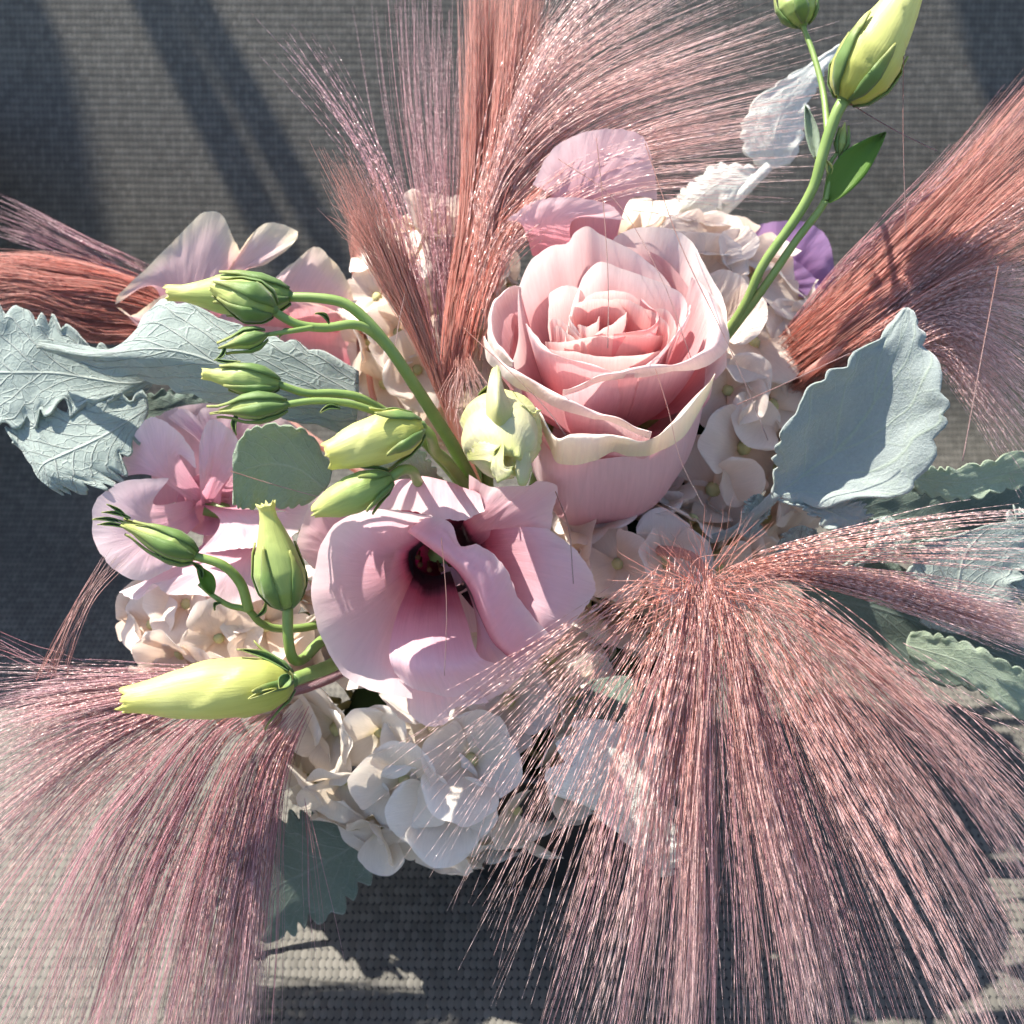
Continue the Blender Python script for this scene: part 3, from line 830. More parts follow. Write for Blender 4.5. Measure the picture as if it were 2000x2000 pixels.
HP = {}
for key in ('hydra', 'hydra_white'):
    HP[key] = []
    for s in range(8):
        me = hydra_petal_mesh(s + 1)
        me.materials.append(M[key])
        HP[key].append(me)
BTN = button_mesh()
BTN.materials.append(plain("floret_button", (.45, .42, .20), 0.7, 0.2, 500, 0.4))

def hydrangea(label, center, rad_px, depth, n, seed, key, scale=1.0, tmin=-0.25, keep=None):
    """scatter four-petalled florets over the camera-side of an ellipsoid head"""
    cx, cy, cd = center
    C0 = W(cx, cy, cd)
    root = thing("hydrangea_head", label, "hydrangea", C0)
    mpx = T * cd / 1000
    rx, ry = rad_px[0] * mpx, rad_px[1] * mpx
    r = random.Random(seed)
    pts = []
    tries = 0
    while len(pts) < n and tries < 6000:
        tries += 1
        z = r.uniform(tmin, 1)
        a = r.uniform(0, 2 * math.pi)
        q = math.sqrt(1 - z * z)
        d = (q * math.cos(a), q * math.sin(a), z)
        p = np.array([d[0] * rx, d[1] * ry, d[2] * depth])
        if keep and not keep(cx + d[0] * rad_px[0], cy - d[1] * rad_px[1]):
            continue
        if all(np.linalg.norm(p - o[0]) > 0.0128 * scale for o in pts):
            nrm = np.array([d[0] / rx, d[1] / ry, d[2] / depth])
            pts.append((p, nrm / np.linalg.norm(nrm)))
    for p, nr in pts:
        nr = nr + np.array([r.gauss(0, .22), r.gauss(0, .22), r.gauss(0, .22)])
        zax = Vector(camvec(*nr))
        xr = zax.orthogonal().normalized()
        rot = Matrix((xr, zax.cross(xr), zax)).transposed().to_4x4() @ Matrix.Rotation(r.uniform(0, 6.28), 4, 'Z')
        wp = RIGHT * p[0] + UP * p[1] - FWD * p[2]
        s = scale * r.uniform(0.85, 1.15)
        fl = bpy.data.objects.new("floret", BTN)
        fl.matrix_local = Matrix.Translation(wp) @ rot @ Matrix.Scale(s, 4)
        fl.parent = root
        COL.objects.link(fl)
        lift = r.uniform(-0.05, 0.6)
        for k in range(4):
            pe = bpy.data.objects.new("petal", r.choice(HP[key]))
            pe.parent = fl
            pe.matrix_local = Matrix.Rotation(k * math.pi / 2 + r.gauss(0, .1), 4, 'Z') @ Matrix.Rotation(lift + r.gauss(0, .18), 4, 'X') @ Matrix.Translation((0, 0, 0.0003 * k)) @ Matrix.Scale(r.uniform(.88, 1.12), 4)
            COL.objects.link(pe)
    tube("stem", [C0, C0 * 0.5 + HEART * 0.5 + np.array([0, 0, -.004]), HEART + np.array([0, 0, -0.01])], [0.004, 0.004, 0.004], M['stem'], root, 10, 8)
    # dark lump added inside the head, hides the bright seat behind
    V, sides, rings = [], 24, 14
    for j in range(rings):
        al = -math.pi / 2 + j / (rings - 1) * math.pi
        for i in range(sides):
            th = i / sides * 2 * math.pi
            k = 0.70 * (1 + 0.25 * noise.noise(Vector((math.cos(th) * 2 + seed, math.sin(th) * 2, al * 2))))
            V.append(C0 + (RIGHT * math.cos(al) * math.cos(th) * rx + UP * math.cos(al) * math.sin(th) * ry - FWD * math.sin(al) * depth * 0.8) * k)
    mk("core_filler", V, grid_faces(rings, sides, True), M['foam'], root)
    return root

hydrangea("peach hydrangea head wrapped round the right side of the rose", (1330, 800, .54), (245, 350), 0.052, 90, 3, 'hydra', 1.5, -0.1, lambda x, y: ((x - 1170) / 205) ** 2 + ((y - 760) / 250) ** 2 > 1)
hydrangea("cream hydrangea head hanging over the rim of the black vase", (880, 1410, .510), (310, 220), 0.044, 80, 5, 'hydra_white', 1.55)
hydrangea("shaded peach hydrangea florets tucked under the cup of the rose", (1240, 1085, .505), (190, 110), 0.035, 26, 12, 'hydra', 1.4)
hydrangea("small cream hydrangea cluster below the left lisianthus", (460, 1235, .50), (170, 105), 0.03, 22, 8, 'hydra', 1.3)
hydrangea("peach hydrangea cluster glimpsed behind the tall plume", (860, 640, .53), (150, 190), 0.03, 26, 9, 'hydra', 1.3)

# ------------------------------------------------------------------ lisianthus bud sprigs
def bud(parent, base, tip, width_px, mat='bud', prof=None, sepals=5, sep_len=0.55, flare=0.0, twist=2.2, seed=0, open_tip=0.35, name="bud", sep_w=0.55, wob=0.07):
    B, Tp = W(*base), W(*tip)
    R = width_px / 2 * T * (base[2] + tip[2]) / 2 / 1000
    ax = Tp - B
    L = np.linalg.norm(ax)
    ax = ax / L
    a = np.cross(ax, FWD); a /= np.linalg.norm(a)
    b = np.cross(ax, a)
    if prof is None:
        prof = [(0, .25), (.06, .55), (.2, .88), (.4, 1.0), (.6, .86), (.78, .56), (.9, .36), (1, .33)]
    ts, rs = zip(*prof)
    n, s = 40, 40
    P, U = [], []
    def rad(t, ph):
        r0 = np.interp(t, ts, rs)
        fold = ((ph + twist * t * 2 + seed) % (2 * math.pi / 3)) / (2 * math.pi / 3)
        k = 1 + wob * (fold - 0.5) * min(1, t * 3)
        k += 0.05 * noise.noise(Vector((math.cos(ph) * 1.5, math.sin(ph) * 1.5, t * 3 + seed)))
        return R * r0 * k
    for j in range(n):
        t = j / (n - 1)
        for i in range(s):
            ph = i / s * 2 * math.pi
            off = 0.0
            if t > 0.92:
                off = (t - 0.92) / 0.08 * 0.12 * R * (noise.noise(Vector((math.cos(ph) * 3, math.sin(ph) * 3, seed))) * 2.4)
            P.append(B + ax * (t * L + off) + (a * math.cos(ph) + b * math.sin(ph)) * rad(t, ph))
            U.append((i / s, t))
    for (q, tt) in ((0.55, 0.985), (0.25, 0.90), (0.02, 0.86)):
        for i in range(s):
            ph = i / s * 2 * math.pi
            P.append(B + ax * tt * L + (a * math.cos(ph) + b * math.sin(ph)) * rad(1.0, ph) * q * (1 + 0.5 * noise.noise(Vector((math.cos(ph) * 4, math.sin(ph) * 4, seed + 5)))))
            U.append((i / s, 1.0 if q > .4 else 0.4))
    o = mk(name, np.array(P), grid_faces(n + 3, s, True), M[mat], parent, U)
    for k in range(sepals):
        ph0 = k / sepals * 2 * math.pi + seed
        rows_n, cols = 16, 5
        V, UV = [], []
        sl = sep_len * (0.85 + 0.3 * random.random())
        for j in range(rows_n):
            q = j / (rows_n - 1)
            t = q * sl
            half = sep_w * (math.sin(min(1, q * 2.2 + 0.25) * math.pi / 2)) * (1 - q) ** 0.75 + 0.012
            for i in range(cols):
                c = (i / (cols - 1) * 2 - 1)
                ph = ph0 + c * half
                r_ = rad(max(t, 0.0), ph) + 0.0004 + 0.0006 * (1 - abs(c)) + flare * R * q ** 3
                V.append(B + ax * (t * L) + (a * math.cos(ph) + b * math.sin(ph)) * r_)
                UV.append((i / (cols - 1), q))
        so = mk("sepal", np.array(V), grid_faces(rows_n, cols), M['sepal'], o, UV)
        sm = so.modifiers.new("thickness", 'SOLIDIFY')
        sm.thickness = 0.0004
        sm.offset = 1
    # calyx cup
    tube("calyx", [B - ax * 0.0015, B + ax * 0.001, B + ax * L * 0.05], [R * .16, R * .27, R * .5], M['sepal'], o, 6, 14)
    return o

def stem(parent, pts, w_px, name="stem"):
    P = WL(pts)
    rr = [w * 0.84 / 2 * T * p[2] / 1000 for w, p in zip(np.interp(np.linspace(0, 1, len(pts)), np.linspace(0, 1, len(w_px)), w_px), pts)]
    return tube(name, P, rr, M['stem'], parent, 40, 10, 0.05, pts[0][0])

def bract(parent, base, tip, w_px, mat='sepal', name="bract", bend=8):
    B, Tp = np.array(base), np.array(tip)
    d = (Tp - B)[:2]
    n = np.array([-d[1], d[0]]) / (np.linalg.norm(d) + 1e-9)
    rows = []
    for q, w in ((0, .25), (.2, .8), (.5, 1.0), (.8, .55), (1, .04)):
        c = B + (Tp - B) * q
        c[:2] += n * bend * math.sin(math.pi * q)
        rows.append([(c[0] - n[0] * w_px / 2 * w, c[1] - n[1] * w_px / 2 * w, c[2] - .001), (c[0], c[1], c[2] + .0012), (c[0] + n[0] * w_px / 2 * w, c[1] + n[1] * w_px / 2 * w, c[2] - .001)])
    return patch(name, rows, M[mat], parent, 9, 18, 0.0004, 3, 2, seed=base[0], solid=0.0003)

LONGP = [(0, .3), (.08, .62), (.22, .92), (.4, 1.0), (.58, .86), (.74, .58), (.88, .38), (1, .36)]
FAT = [(0, .3), (.06, .62), (.2, .93), (.42, 1.0), (.65, .92), (.82, .74), (.93, .6), (1, .55)]
HN = (960, 1020, .50)

sp = thing("lisianthus_sprig", "arching green stem with two overlapping slim buds above the silver leaf", "bud stem", W(880, 880, .46))
bud(sp, (566, 578, .425), (328, 572, .425), 86, 'bud_green', LONGP, 4, .62, .05, seed=1)
bud(sp, (536, 606, .412), (412, 558, .410), 84, 'bud_green', [(0, .3), (.1, .7), (.35, 1), (.6, .8), (.85, .42), (1, .22)], 5, .95, .05, seed=2, sep_w=.6)
stem(sp, [(562, 580, .425), (620, 582, .425), (672, 592, .426), (712, 622, .428), (757, 675, .432), (805, 745, .44), (850, 815, .45), (890, 880, .462), (HN)], (22, 26, 30, 34))
stem(sp, [(532, 607, .412), (580, 633, .416), (634, 640, .42), (690, 634, .424), (728, 650, .43), (775, 700, .437)], (20, 22, 22))
bud(sp, (520, 654, .408), (430, 680, .406), 38, 'bud_green', [(0, .3), (.2, .9), (.4, 1), (.7, .5), (1, .1)], 4, 1.05, .25, seed=3, sep_w=.7)
stem(sp, [(518, 654, .408), (560, 648, .41), (610, 640, .417)], (10, 14))
bract(sp, (643, 632, .417), (615, 612, .412), 9)
bract(sp, (440, 676, .405), (418, 704, .404), 8, bend=-6)
bract(sp, (419, 702, .404), (470, 706, .404), 6, bend=3)
bract(sp, (575, 647, .412), (545, 660, .410), 9)

sp = thing("lisianthus_sprig", "paired stems with two small buds lying over the silver leaf", "bud stem", W(880, 900, .46))
bud(sp, (545, 750, .408), (396, 730, .405), 62, 'bud_green', LONGP, 4, .75, .12, seed=4)
stem(sp, [(544, 751, .408), (598, 768, .412), (650, 768, .416), (700, 776, .42), (760, 810, .43), (830, 865, .445), (HN)], (18, 22, 24))
bud(sp, (560, 790, .405), (428, 802, .403), 56, 'bud_green', [(0, .3), (.15, .7), (.4, 1), (.65, .75), (.85, .3), (1, .08)], 5, 1.02, .2, seed=5, sep_w=.65)
stem(sp, [(558, 790, .405), (616, 783, .408), (680, 788, .413), (740, 806, .42)], (16, 17, 18))
bract(sp, (665, 798, .411), (625, 806, .408), 9)
bract(sp, (466, 806, .404), (462, 850, .404), 10)

sp = thing("lisianthus_sprig", "plump yellow-green bud with ragged open tip beside the cream bud", "bud stem", W(880, 910, .46))
bud(sp, (824, 832, .405), (640, 890, .398), 100, 'bud', FAT, 5, .5, .35, seed=6, sep_w=.35)
stem(sp, [(822, 832, .405), (840, 850, .41), (850, 880, .425), (880, 910, .45), HN], (24, 28, 30))

sp = thing("lisianthus_sprig", "smooth closed green bud resting on the open pink lisianthus", "bud stem", W(830, 950, .46))
bud(sp, (764, 932, .402), (612, 1000, .398), 76, 'bud_green', [(0, .3), (.1, .68), (.3, .98), (.5, 1), (.75, .78), (.9, .5), (1, .3)], 5, .4, .4, seed=7, sep_w=.28, wob=.03)
stem(sp, [(762, 933, .402), (785, 918, .405), (805, 920, .412), (820, 945, .43), (870, 980, .47), HN], (24, 26, 28))

sp = thing("lisianthus_sprig", "cream half open bud with one curled upright petal before the rose", "bud stem", W(960, 930, .46))
bud(sp, (970, 800, .428), (988, 905, .392), 150, 'bud_cream', [(0, .4), (.1, .75), (.3, 1.0), (.55, 1.02), (.75, .86), (.9, .55), (1, .38)], 3, .3, .1, seed=8, wob=.15, twist=2.6)
patch("outer_petal", [[(955, 850, .400), (980, 850, .396), (1008, 845, .400)], [(950, 800, .398), (972, 800, .390), (1000, 800, .398)], [(952, 760, .400), (970, 760, .393), (985, 762, .400)], [(962, 722, .404), (972, 715, .402), (977, 724, .404)]], M['bud_cream'], sp, 24, 24, .0008, 4, 2, 3, .0003, .0004)
patch("outer_petal", [[(965, 875, .392), (985, 868, .390)], [(960, 905, .388), (985, 910, .386)], [(962, 920, .390), (972, 942, .388), (995, 930, .386), (1003, 910, .388)]], M['bud_cream'], sp, 20, 18, .0012, 4, 2, 4, .0004, .0004)
patch("outer_petal", [[(1010, 850, .400), (1030, 860, .400)], [(1010, 890, .392), (1035, 890, .396)], [(1005, 920, .392), (1015, 948, .392), (1030, 945, .395), (1040, 915, .398)]], M['bud_cream'], sp, 20, 18, .001, 4, 2, 5, .0004, .0004)
patch("outer_petal", [[(1010, 850, .405), (1050, 860, .41)], [(1012, 815, .402), (1050, 815, .408)], [(1005, 785, .404), (1020, 790, .402), (1040, 805, .404), (1057, 800, .408)]], M['bud_cream'], sp, 20, 18, .001, 4, 2, 6, .0004, .0004)
patch("outer_petal", [[(905, 860, .405), (915, 900, .405)], [(930, 845, .397), (945, 900, .394)], [(968, 850, .393), (980, 862, .391), (968, 885, .389), (960, 905, .389)]], M['bud_cream'], sp, 22, 18, .001, 4, 2, 7, .0004, .0004)
stem(sp, [(968, 802, .43), (955, 830, .445), (950, 900, .47), HN], (24, 28, 28))

sp = thing("lisianthus_sprig", "curving stem with slim green bud and leafy side shoot over the left lisianthus", "bud stem", W(620, 1225, .47))
bud(sp, (382, 1086, .432), (236, 1022, .428), 62, 'bud_green', [(0, .35), (.1, .78), (.3, 1), (.55, .78), (.8, .36), (1, .2)], 5, .95, .1, seed=9, sep_w=.62)
for (a_, b_) in (((240, 1020), (180, 1015)), ((250, 1015), (208, 985)), ((255, 1012), (198, 1000)), ((245, 1030), (190, 1025))):
    bract(sp, (a_[0], a_[1], .428), (b_[0], b_[1], .425), 7, bend=4)
stem(sp, [(380, 1086, .432), (435, 1104, .434), (470, 1140, .438), (486, 1192, .442)], (20, 24, 24))
stem(sp, [(388, 1140, .437), (417, 1164, .438), (449, 1183, .44), (484, 1191, .442), (508, 1216, .445), (545, 1228, .45), (616, 1221, .46), (720, 1180, .485), HN], (10, 18, 22, 24))
bract(sp, (415, 1160, .436), (385, 1105, .434), 30, 'green_leaf', "leaflet", 4)
bract(sp, (395, 1130, .435), (372, 1098, .433), 12)
bract(sp, (432, 1178, .437), (420, 1192, .434), 7)
bract(sp, (500, 1205, .441), (518, 1172, .438), 8)

sp = thing("lisianthus_sprig", "upright green bud on a hooked stem left of the open lisianthus", "bud stem", W(640, 1250, .47))
bud(sp, (560, 1186, .425), (519, 984, .418), 98, 'bud_green', [(0, .3), (.05, .62), (.18, .93), (.35, 1), (.55, .8), (.75, .5), (.88, .34), (.95, .32), (1, .4)], 5, .6, .02, seed=10, sep_w=.42)
stem(sp, [(562, 1184, .425), (563, 1245, .428), (572, 1286, .432), (592, 1287, .437), (628, 1252, .445), (720, 1200, .475), HN], (26, 26, 28, 30))
bract(sp, (612, 1272, .44), (606, 1288, .438), 8, 'bud')

sp = thing("lisianthus_sprig", "large pale yellow bud lying level over the lower mauve plume", "bud stem", W(655, 1296, .47))
bud(sp, (574, 1330, .42), (240, 1368, .412), 118, 'bud', [(0, .25), (.04, .58), (.14, .88), (.3, 1), (.5, .97), (.7, .8), (.85, .58), (.93, .48), (1, .42)], 4, .2, .5, seed=11, sep_w=.3)
stem(sp, [(572, 1328, .42), (610, 1314, .43), (655, 1295, .442), (740, 1230, .475), HN], (32, 34, 36))
bract(sp, (565, 1310, .416), (462, 1268, .416), 14, bend=10)
bract(sp, (540, 1345, .407), (484, 1366, .404), 8, 'bud', bend=2)
bract(sp, (565, 1318, .41), (545, 1345, .406), 26, 'sepal', bend=0)

sp = thing("lisianthus_sprig", "tall stem at the upper right with a large closed yellow bud and green leaf", "bud stem", W(1445, 615, .47))
bud(sp, (1648, 196, .44), (1795, -50, .43), 128, 'bud', [(0, .3), (.06, .66), (.2, .96), (.36, 1), (.55, .84), (.75, .6), (.9, .4), (1, .3)], 5, .5, .08, seed=12, sep_w=.34)
stem(sp, [(1648, 197, .44), (1637, 215, .44), (1619, 262, .442), (1604, 312, .444), (1590, 362, .447), (1556, 424, .452), (1490, 518, .46), (1443, 614, .47), (1300, 800, .49), HN], (30, 24, 22, 20))
stem(sp, [(1612, 391, .448), (1601, 410, .45), (1554, 471, .455), (1500, 550, .462), (1452, 616, .47), (1310, 800, .492)], (18, 20, 20))
stem(sp, [(1612, 391, .448), (1618, 350, .447), (1622, 318, .446), (1642, 290, .445)], (14, 12, 8))
bud(sp, (1640, 300, .445), (1650, 240, .444), 24, 'bud_green', [(0, .3), (.3, 1), (.6, .7), (1, .1)], 3, .9, .1, seed=13)
bract(sp, (1614, 392, .448), (1730, 258, .44), 62, 'green_leaf', "leaf", -6)
stem(sp, [(1617, 262, .442), (1608, 181, .45), (1590, 110, .455), (1566, 45, .46)], (16, 14, 12))
bud(sp, (1568, 50, .46), (1540, -50, .46), 72, 'bud_green', None, 4, .6, .1, seed=14)
bract(sp, (1594, 310, .448), (1572, 205, .448), 26, 'felt_green', "leaf", 3)
bract(sp, (1622, 340, .446), (1612, 312, .444), 14, 'bud', "bract", 2)

# ------------------------------------------------------------------ dusty miller leaves
def leaf(label, blades, mat, stalk=None, group=None, amp=0.0022, jag=0.0010, seed=0, fu=9, name="dusty_miller_leaf", base=None):
    b = base or blades[0][0][len(blades[0][0]) // 2]
    root = thing(name, label, "leaf", W(*b), group)
    for i, rows in enumerate(blades):
        leaf_blade(rows, M[mat], root, amp, jag, seed + i * 3)
    if stalk:
        tube("stalk", np.vstack([WL(stalk[0]), ]), [w / 2 * T * .45 / 1000 for w in stalk[1]], M[mat], root, 20, 8)
    return root

def leaf_blade(rows, mat, root, amp, jag, seed, nu=41, nv=64):
    """rows run base to tip, each row left edge .. midrib .. right edge; edges get teeth and waves"""
    R = np.array([cr(WL(r), nu) for r in rows])
    G = np.stack([cr(R[:, i], nv, chord=False) for i in range(nu)], axis=1)
    N = grid_normals(G)
    for j in range(nv):
        v = j / (nv - 1)
        c = G[j, nu // 2].copy()
        for i in range(nu):
            u = abs(i / (nu - 1) * 2 - 1)
            sgn = 0 if i < nu // 2 else 50
            d = G[j, i] - c
            sc = v * 8.5 + 0.9 * noise.noise(Vector((v * 4, sgn + seed, 8)))
            tooth = 1.5 * (abs(math.sin(math.pi * sc)) - 0.6) * min(1, 4 * (1 - v) + .3) + 0.8 * noise.noise(Vector((v * 7, sgn + seed, 1))) + 0.35 * noise.noise(Vector((v * 30, sgn + seed, 4)))
            L = np.linalg.norm(d) + 1e-9
            G[j, i] = c + d * (1 + jag * tooth * u ** 3 / max(L, 0.004) * 1.5)
            w = noise.noise(Vector((v * 5, sgn + seed * 2, u * 1.5))) + 0.5 * noise.noise(Vector((v * 12, sgn + seed * 2, u * 3)))
            G[j, i] += N[j, i] * amp * (0.12 + u ** 2) * w
    uu, vv = np.meshgrid(np.linspace(0, 1, nu), np.linspace(0, 1, nv))
    o = mk("blade", G.reshape(-1, 3), grid_faces(nv, nu), mat, root, np.stack([uu.ravel(), vv.ravel()], 1))
    m = o.modifiers.new("thickness", 'SOLIDIFY')
    m.thickness = 0.0008
    m.offset = 0
    return o

leaf("broad silver leaf hanging off the left edge above the dark seat", [
    [[(290, 700, .475), (300, 745, .475), (280, 775, .475)], [(215, 685, .47), (240, 750, .47), (190, 790, .466)], [(110, 632, .468), (120, 745, .466), (110, 800, .462)],
     [(40, 605, .466), (30, 740, .462), (40, 830, .46)], [(-60, 590, .466), (-60, 735, .462), (-60, 860, .46)]],
    [[(285, 760, .474), (290, 800, .473), (283, 826, .472)], [(170, 790, .467), (205, 855, .463), (245, 905, .462)], [(60, 800, .465), (130, 890, .459), (225, 945, .46)],
     [(20, 840, .463), (95, 915, .456), (160, 955, .458)], [(60, 885, .460), (72, 930, .456), (115, 965, .457)]],
], 'felt', seed=1, amp=.0035, jag=.0030, base=(290, 740, .48))

leaf("long silver leaf with toothed rim lying under the slim green buds", [
    [[(700, 720, .47), (700, 790, .465), (690, 850, .468)], [(600, 676, .458), (590, 770, .455), (580, 820, .46)], [(500, 650, .452), (480, 740, .45), (470, 795, .458)],
     [(390, 600, .452), (380, 700, .447), (360, 768, .456)], [(305, 594, .455), (290, 690, .446), (260, 735, .455)], [(230, 680, .457), (180, 695, .450), (170, 712, .456)], [(78, 670, .458), (72, 674, .456), (76, 682, .458)]],
], 'felt', seed=5, amp=.003, base=(700, 790, .47))

leaf("folded grey leaf with pale rim curling over the left lisianthus", [
    [[(650, 915, .44), (640, 950, .442), (600, 985, .446)], [(600, 845, .432), (585, 910, .438), (560, 990, .446)], [(540, 828, .430), (530, 900, .438), (510, 992, .446)],
     [(485, 840, .432), (485, 910, .438), (475, 992, .445)], [(455, 885, .436), (455, 920, .438), (455, 985, .443)]],
], 'felt_green', seed=9, amp=.0016, jag=.0007, base=(640, 950, .45))

leaf("upright silver felted leaf with scalloped edge right of the rose", [
    [[(1500, 965, .44), (1515, 962, .44), (1540, 985, .44)], [(1522, 925, .435), (1560, 930, .441), (1600, 990, .436)], [(1517, 885, .430), (1590, 905, .441), (1700, 975, .430)], [(1530, 845, .426), (1620, 880, .440), (1790, 945, .426)],
     [(1565, 775, .425), (1665, 840, .437), (1838, 840, .424)], [(1612, 730, .425), (1700, 790, .434), (1850, 780, .424)], [(1662, 698, .426), (1730, 725, .431), (1830, 710, .425)],
     [(1715, 660, .428), (1755, 665, .428), (1805, 655, .428)], [(1760, 605, .430), (1773, 601, .430), (1787, 612, .430)]],
    [[(1520, 975, .44), (1560, 975, .44), (1640, 970, .438)], [(1580, 1000, .438), (1615, 1000, .437), (1665, 975, .437)], [(1625, 1038, .437), (1655, 1020, .436), (1695, 1000, .437)], [(1655, 1044, .438), (1672, 1040, .437), (1692, 1026, .438)]],
], 'felt_plain', stalk=([(1520, 962, .44), (1480, 1000, .45), (1400, 1050, .47), (1100, 1100, .51)], (22, 20, 16)), seed=12, amp=.0036, jag=.0014, base=(1500, 970, .445))

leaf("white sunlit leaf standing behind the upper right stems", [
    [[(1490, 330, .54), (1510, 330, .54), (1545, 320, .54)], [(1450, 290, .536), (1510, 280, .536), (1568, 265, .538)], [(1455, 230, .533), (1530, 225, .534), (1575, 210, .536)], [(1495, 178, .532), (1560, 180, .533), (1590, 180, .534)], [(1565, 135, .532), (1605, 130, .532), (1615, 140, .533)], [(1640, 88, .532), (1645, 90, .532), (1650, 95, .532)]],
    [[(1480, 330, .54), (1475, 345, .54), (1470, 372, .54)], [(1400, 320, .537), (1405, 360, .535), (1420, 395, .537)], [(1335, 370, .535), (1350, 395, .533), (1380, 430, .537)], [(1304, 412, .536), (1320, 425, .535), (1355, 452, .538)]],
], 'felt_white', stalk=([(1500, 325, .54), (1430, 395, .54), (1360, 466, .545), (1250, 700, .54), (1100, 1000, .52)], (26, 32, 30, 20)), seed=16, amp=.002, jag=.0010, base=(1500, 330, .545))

leaf("grey leaf jutting right from behind the scalloped silver leaf", [
    [[(1780, 905, .46), (1780, 930, .462), (1790, 960, .464)], [(1850, 915, .462), (1860, 940, .464), (1860, 975, .466)], [(1930, 900, .466), (1940, 930, .468), (1950, 960, .47)], [(2060, 860, .47), (2060, 900, .47), (2060, 930, .475)]],
], 'felt_green', seed=20, base=(1780, 930, .465))
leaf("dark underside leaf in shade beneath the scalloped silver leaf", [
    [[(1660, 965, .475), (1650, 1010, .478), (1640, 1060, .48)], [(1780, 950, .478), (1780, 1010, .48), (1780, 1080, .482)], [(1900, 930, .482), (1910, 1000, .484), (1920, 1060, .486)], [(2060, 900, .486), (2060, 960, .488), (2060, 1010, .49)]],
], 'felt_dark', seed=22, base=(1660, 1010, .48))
leaf("broad dark leaf added as shade below the lobed blue grey leaf", [  # added dark leaf over the sunlit seat, stands in for shade
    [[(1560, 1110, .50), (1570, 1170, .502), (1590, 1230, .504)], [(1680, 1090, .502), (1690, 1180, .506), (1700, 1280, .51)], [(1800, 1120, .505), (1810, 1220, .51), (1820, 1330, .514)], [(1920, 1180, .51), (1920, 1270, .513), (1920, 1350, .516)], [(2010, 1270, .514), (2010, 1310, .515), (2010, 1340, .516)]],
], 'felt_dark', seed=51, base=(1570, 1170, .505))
leaf("blue grey lobed leaf at the right edge behind the sparkling strands", [
    [[(1800, 1220, .475), (1850, 1235, .475), (1900, 1240, .475)], [(1780, 1160, .470), (1860, 1170, .470), (1960, 1180, .470)], [(1785, 1090, .466), (1870, 1090, .468), (2000, 1110, .470)], [(1800, 1060, .466), (1900, 1050, .468), (2040, 1050, .470)], [(1850, 1060, .467), (1930, 1025, .468), (2060, 1010, .470)]],
    [[(1850, 1200, .474), (1900, 1150, .474), (1960, 1200, .474)], [(1960, 1020, .472), (1990, 1100, .472), (2040, 1150, .472)], [(2010, 1000, .472), (2050, 1040, .472), (2080, 1080, .472)]],
], 'felt', seed=24, jag=.003, base=(1850, 1235, .48))
leaf("pair of small grey lobes on a pale stalk under the scalloped leaf", [
    [[(1590, 1130, .468), (1620, 1125, .468), (1640, 1120, .468)], [(1690, 1080, .466), (1715, 1070, .466), (1740, 1085, .466)], [(1700, 1030, .465), (1730, 1025, .464), (1775, 1055, .465)], [(1715, 1012, .466), (1735, 1008, .466), (1752, 1020, .466)]],
    [[(1560, 1150, .47), (1590, 1145, .47), (1610, 1140, .47)], [(1520, 1090, .467), (1560, 1085, .467), (1600, 1080, .467)], [(1530, 1045, .466), (1565, 1035, .466), (1598, 1050, .466)], [(1550, 1034, .467), (1570, 1028, .467), (1588, 1036, .467)]],
], 'felt', seed=27, base=(1590, 1140, .475))
leaf("tiny pale blue leaf tip beside the stalk right of the rose", [
    [[(1440, 1040, .455), (1460, 1050, .455), (1480, 1045, .455)], [(1455, 990, .452), (1475, 1000, .452), (1500, 1000, .452)], [(1470, 968, .452), (1485, 965, .452), (1502, 978, .452)]],
], 'felt', seed=29, base=(1460, 1050, .46))
leaf("grey green leaf slanting off the right edge above the sunlit seat", [
    [[(1780, 1230, .49), (1770, 1260, .49), (1780, 1290, .49)], [(1870, 1250, .49), (1870, 1290, .49), (1880, 1330, .49)], [(1960, 1290, .492), (1960, 1335, .492), (1960, 1385, .492)], [(2070, 1350, .495), (2070, 1400, .495), (2070, 1440, .495)]],
], 'felt_green', seed=31, base=(1780, 1260, .495))
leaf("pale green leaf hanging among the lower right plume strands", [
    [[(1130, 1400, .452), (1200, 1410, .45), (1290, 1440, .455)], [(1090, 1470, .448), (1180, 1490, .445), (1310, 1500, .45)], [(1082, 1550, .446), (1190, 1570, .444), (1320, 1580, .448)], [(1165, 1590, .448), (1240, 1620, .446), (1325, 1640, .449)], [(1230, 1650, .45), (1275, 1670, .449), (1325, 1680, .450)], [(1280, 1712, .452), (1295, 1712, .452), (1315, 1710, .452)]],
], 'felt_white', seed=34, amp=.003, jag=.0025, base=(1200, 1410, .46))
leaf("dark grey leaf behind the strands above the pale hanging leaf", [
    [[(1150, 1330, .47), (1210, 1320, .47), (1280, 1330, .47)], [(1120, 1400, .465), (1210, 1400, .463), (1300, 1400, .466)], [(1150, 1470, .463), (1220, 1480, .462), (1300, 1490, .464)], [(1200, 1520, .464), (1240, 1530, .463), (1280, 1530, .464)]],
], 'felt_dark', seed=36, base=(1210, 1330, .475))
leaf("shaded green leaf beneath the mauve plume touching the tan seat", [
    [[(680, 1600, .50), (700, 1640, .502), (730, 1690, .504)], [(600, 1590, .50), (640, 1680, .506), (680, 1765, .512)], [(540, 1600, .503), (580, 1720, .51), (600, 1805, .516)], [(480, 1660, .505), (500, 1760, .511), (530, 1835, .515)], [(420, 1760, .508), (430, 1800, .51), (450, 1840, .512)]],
], 'felt_dark', seed=38, jag=.003, base=(690, 1600, .505))
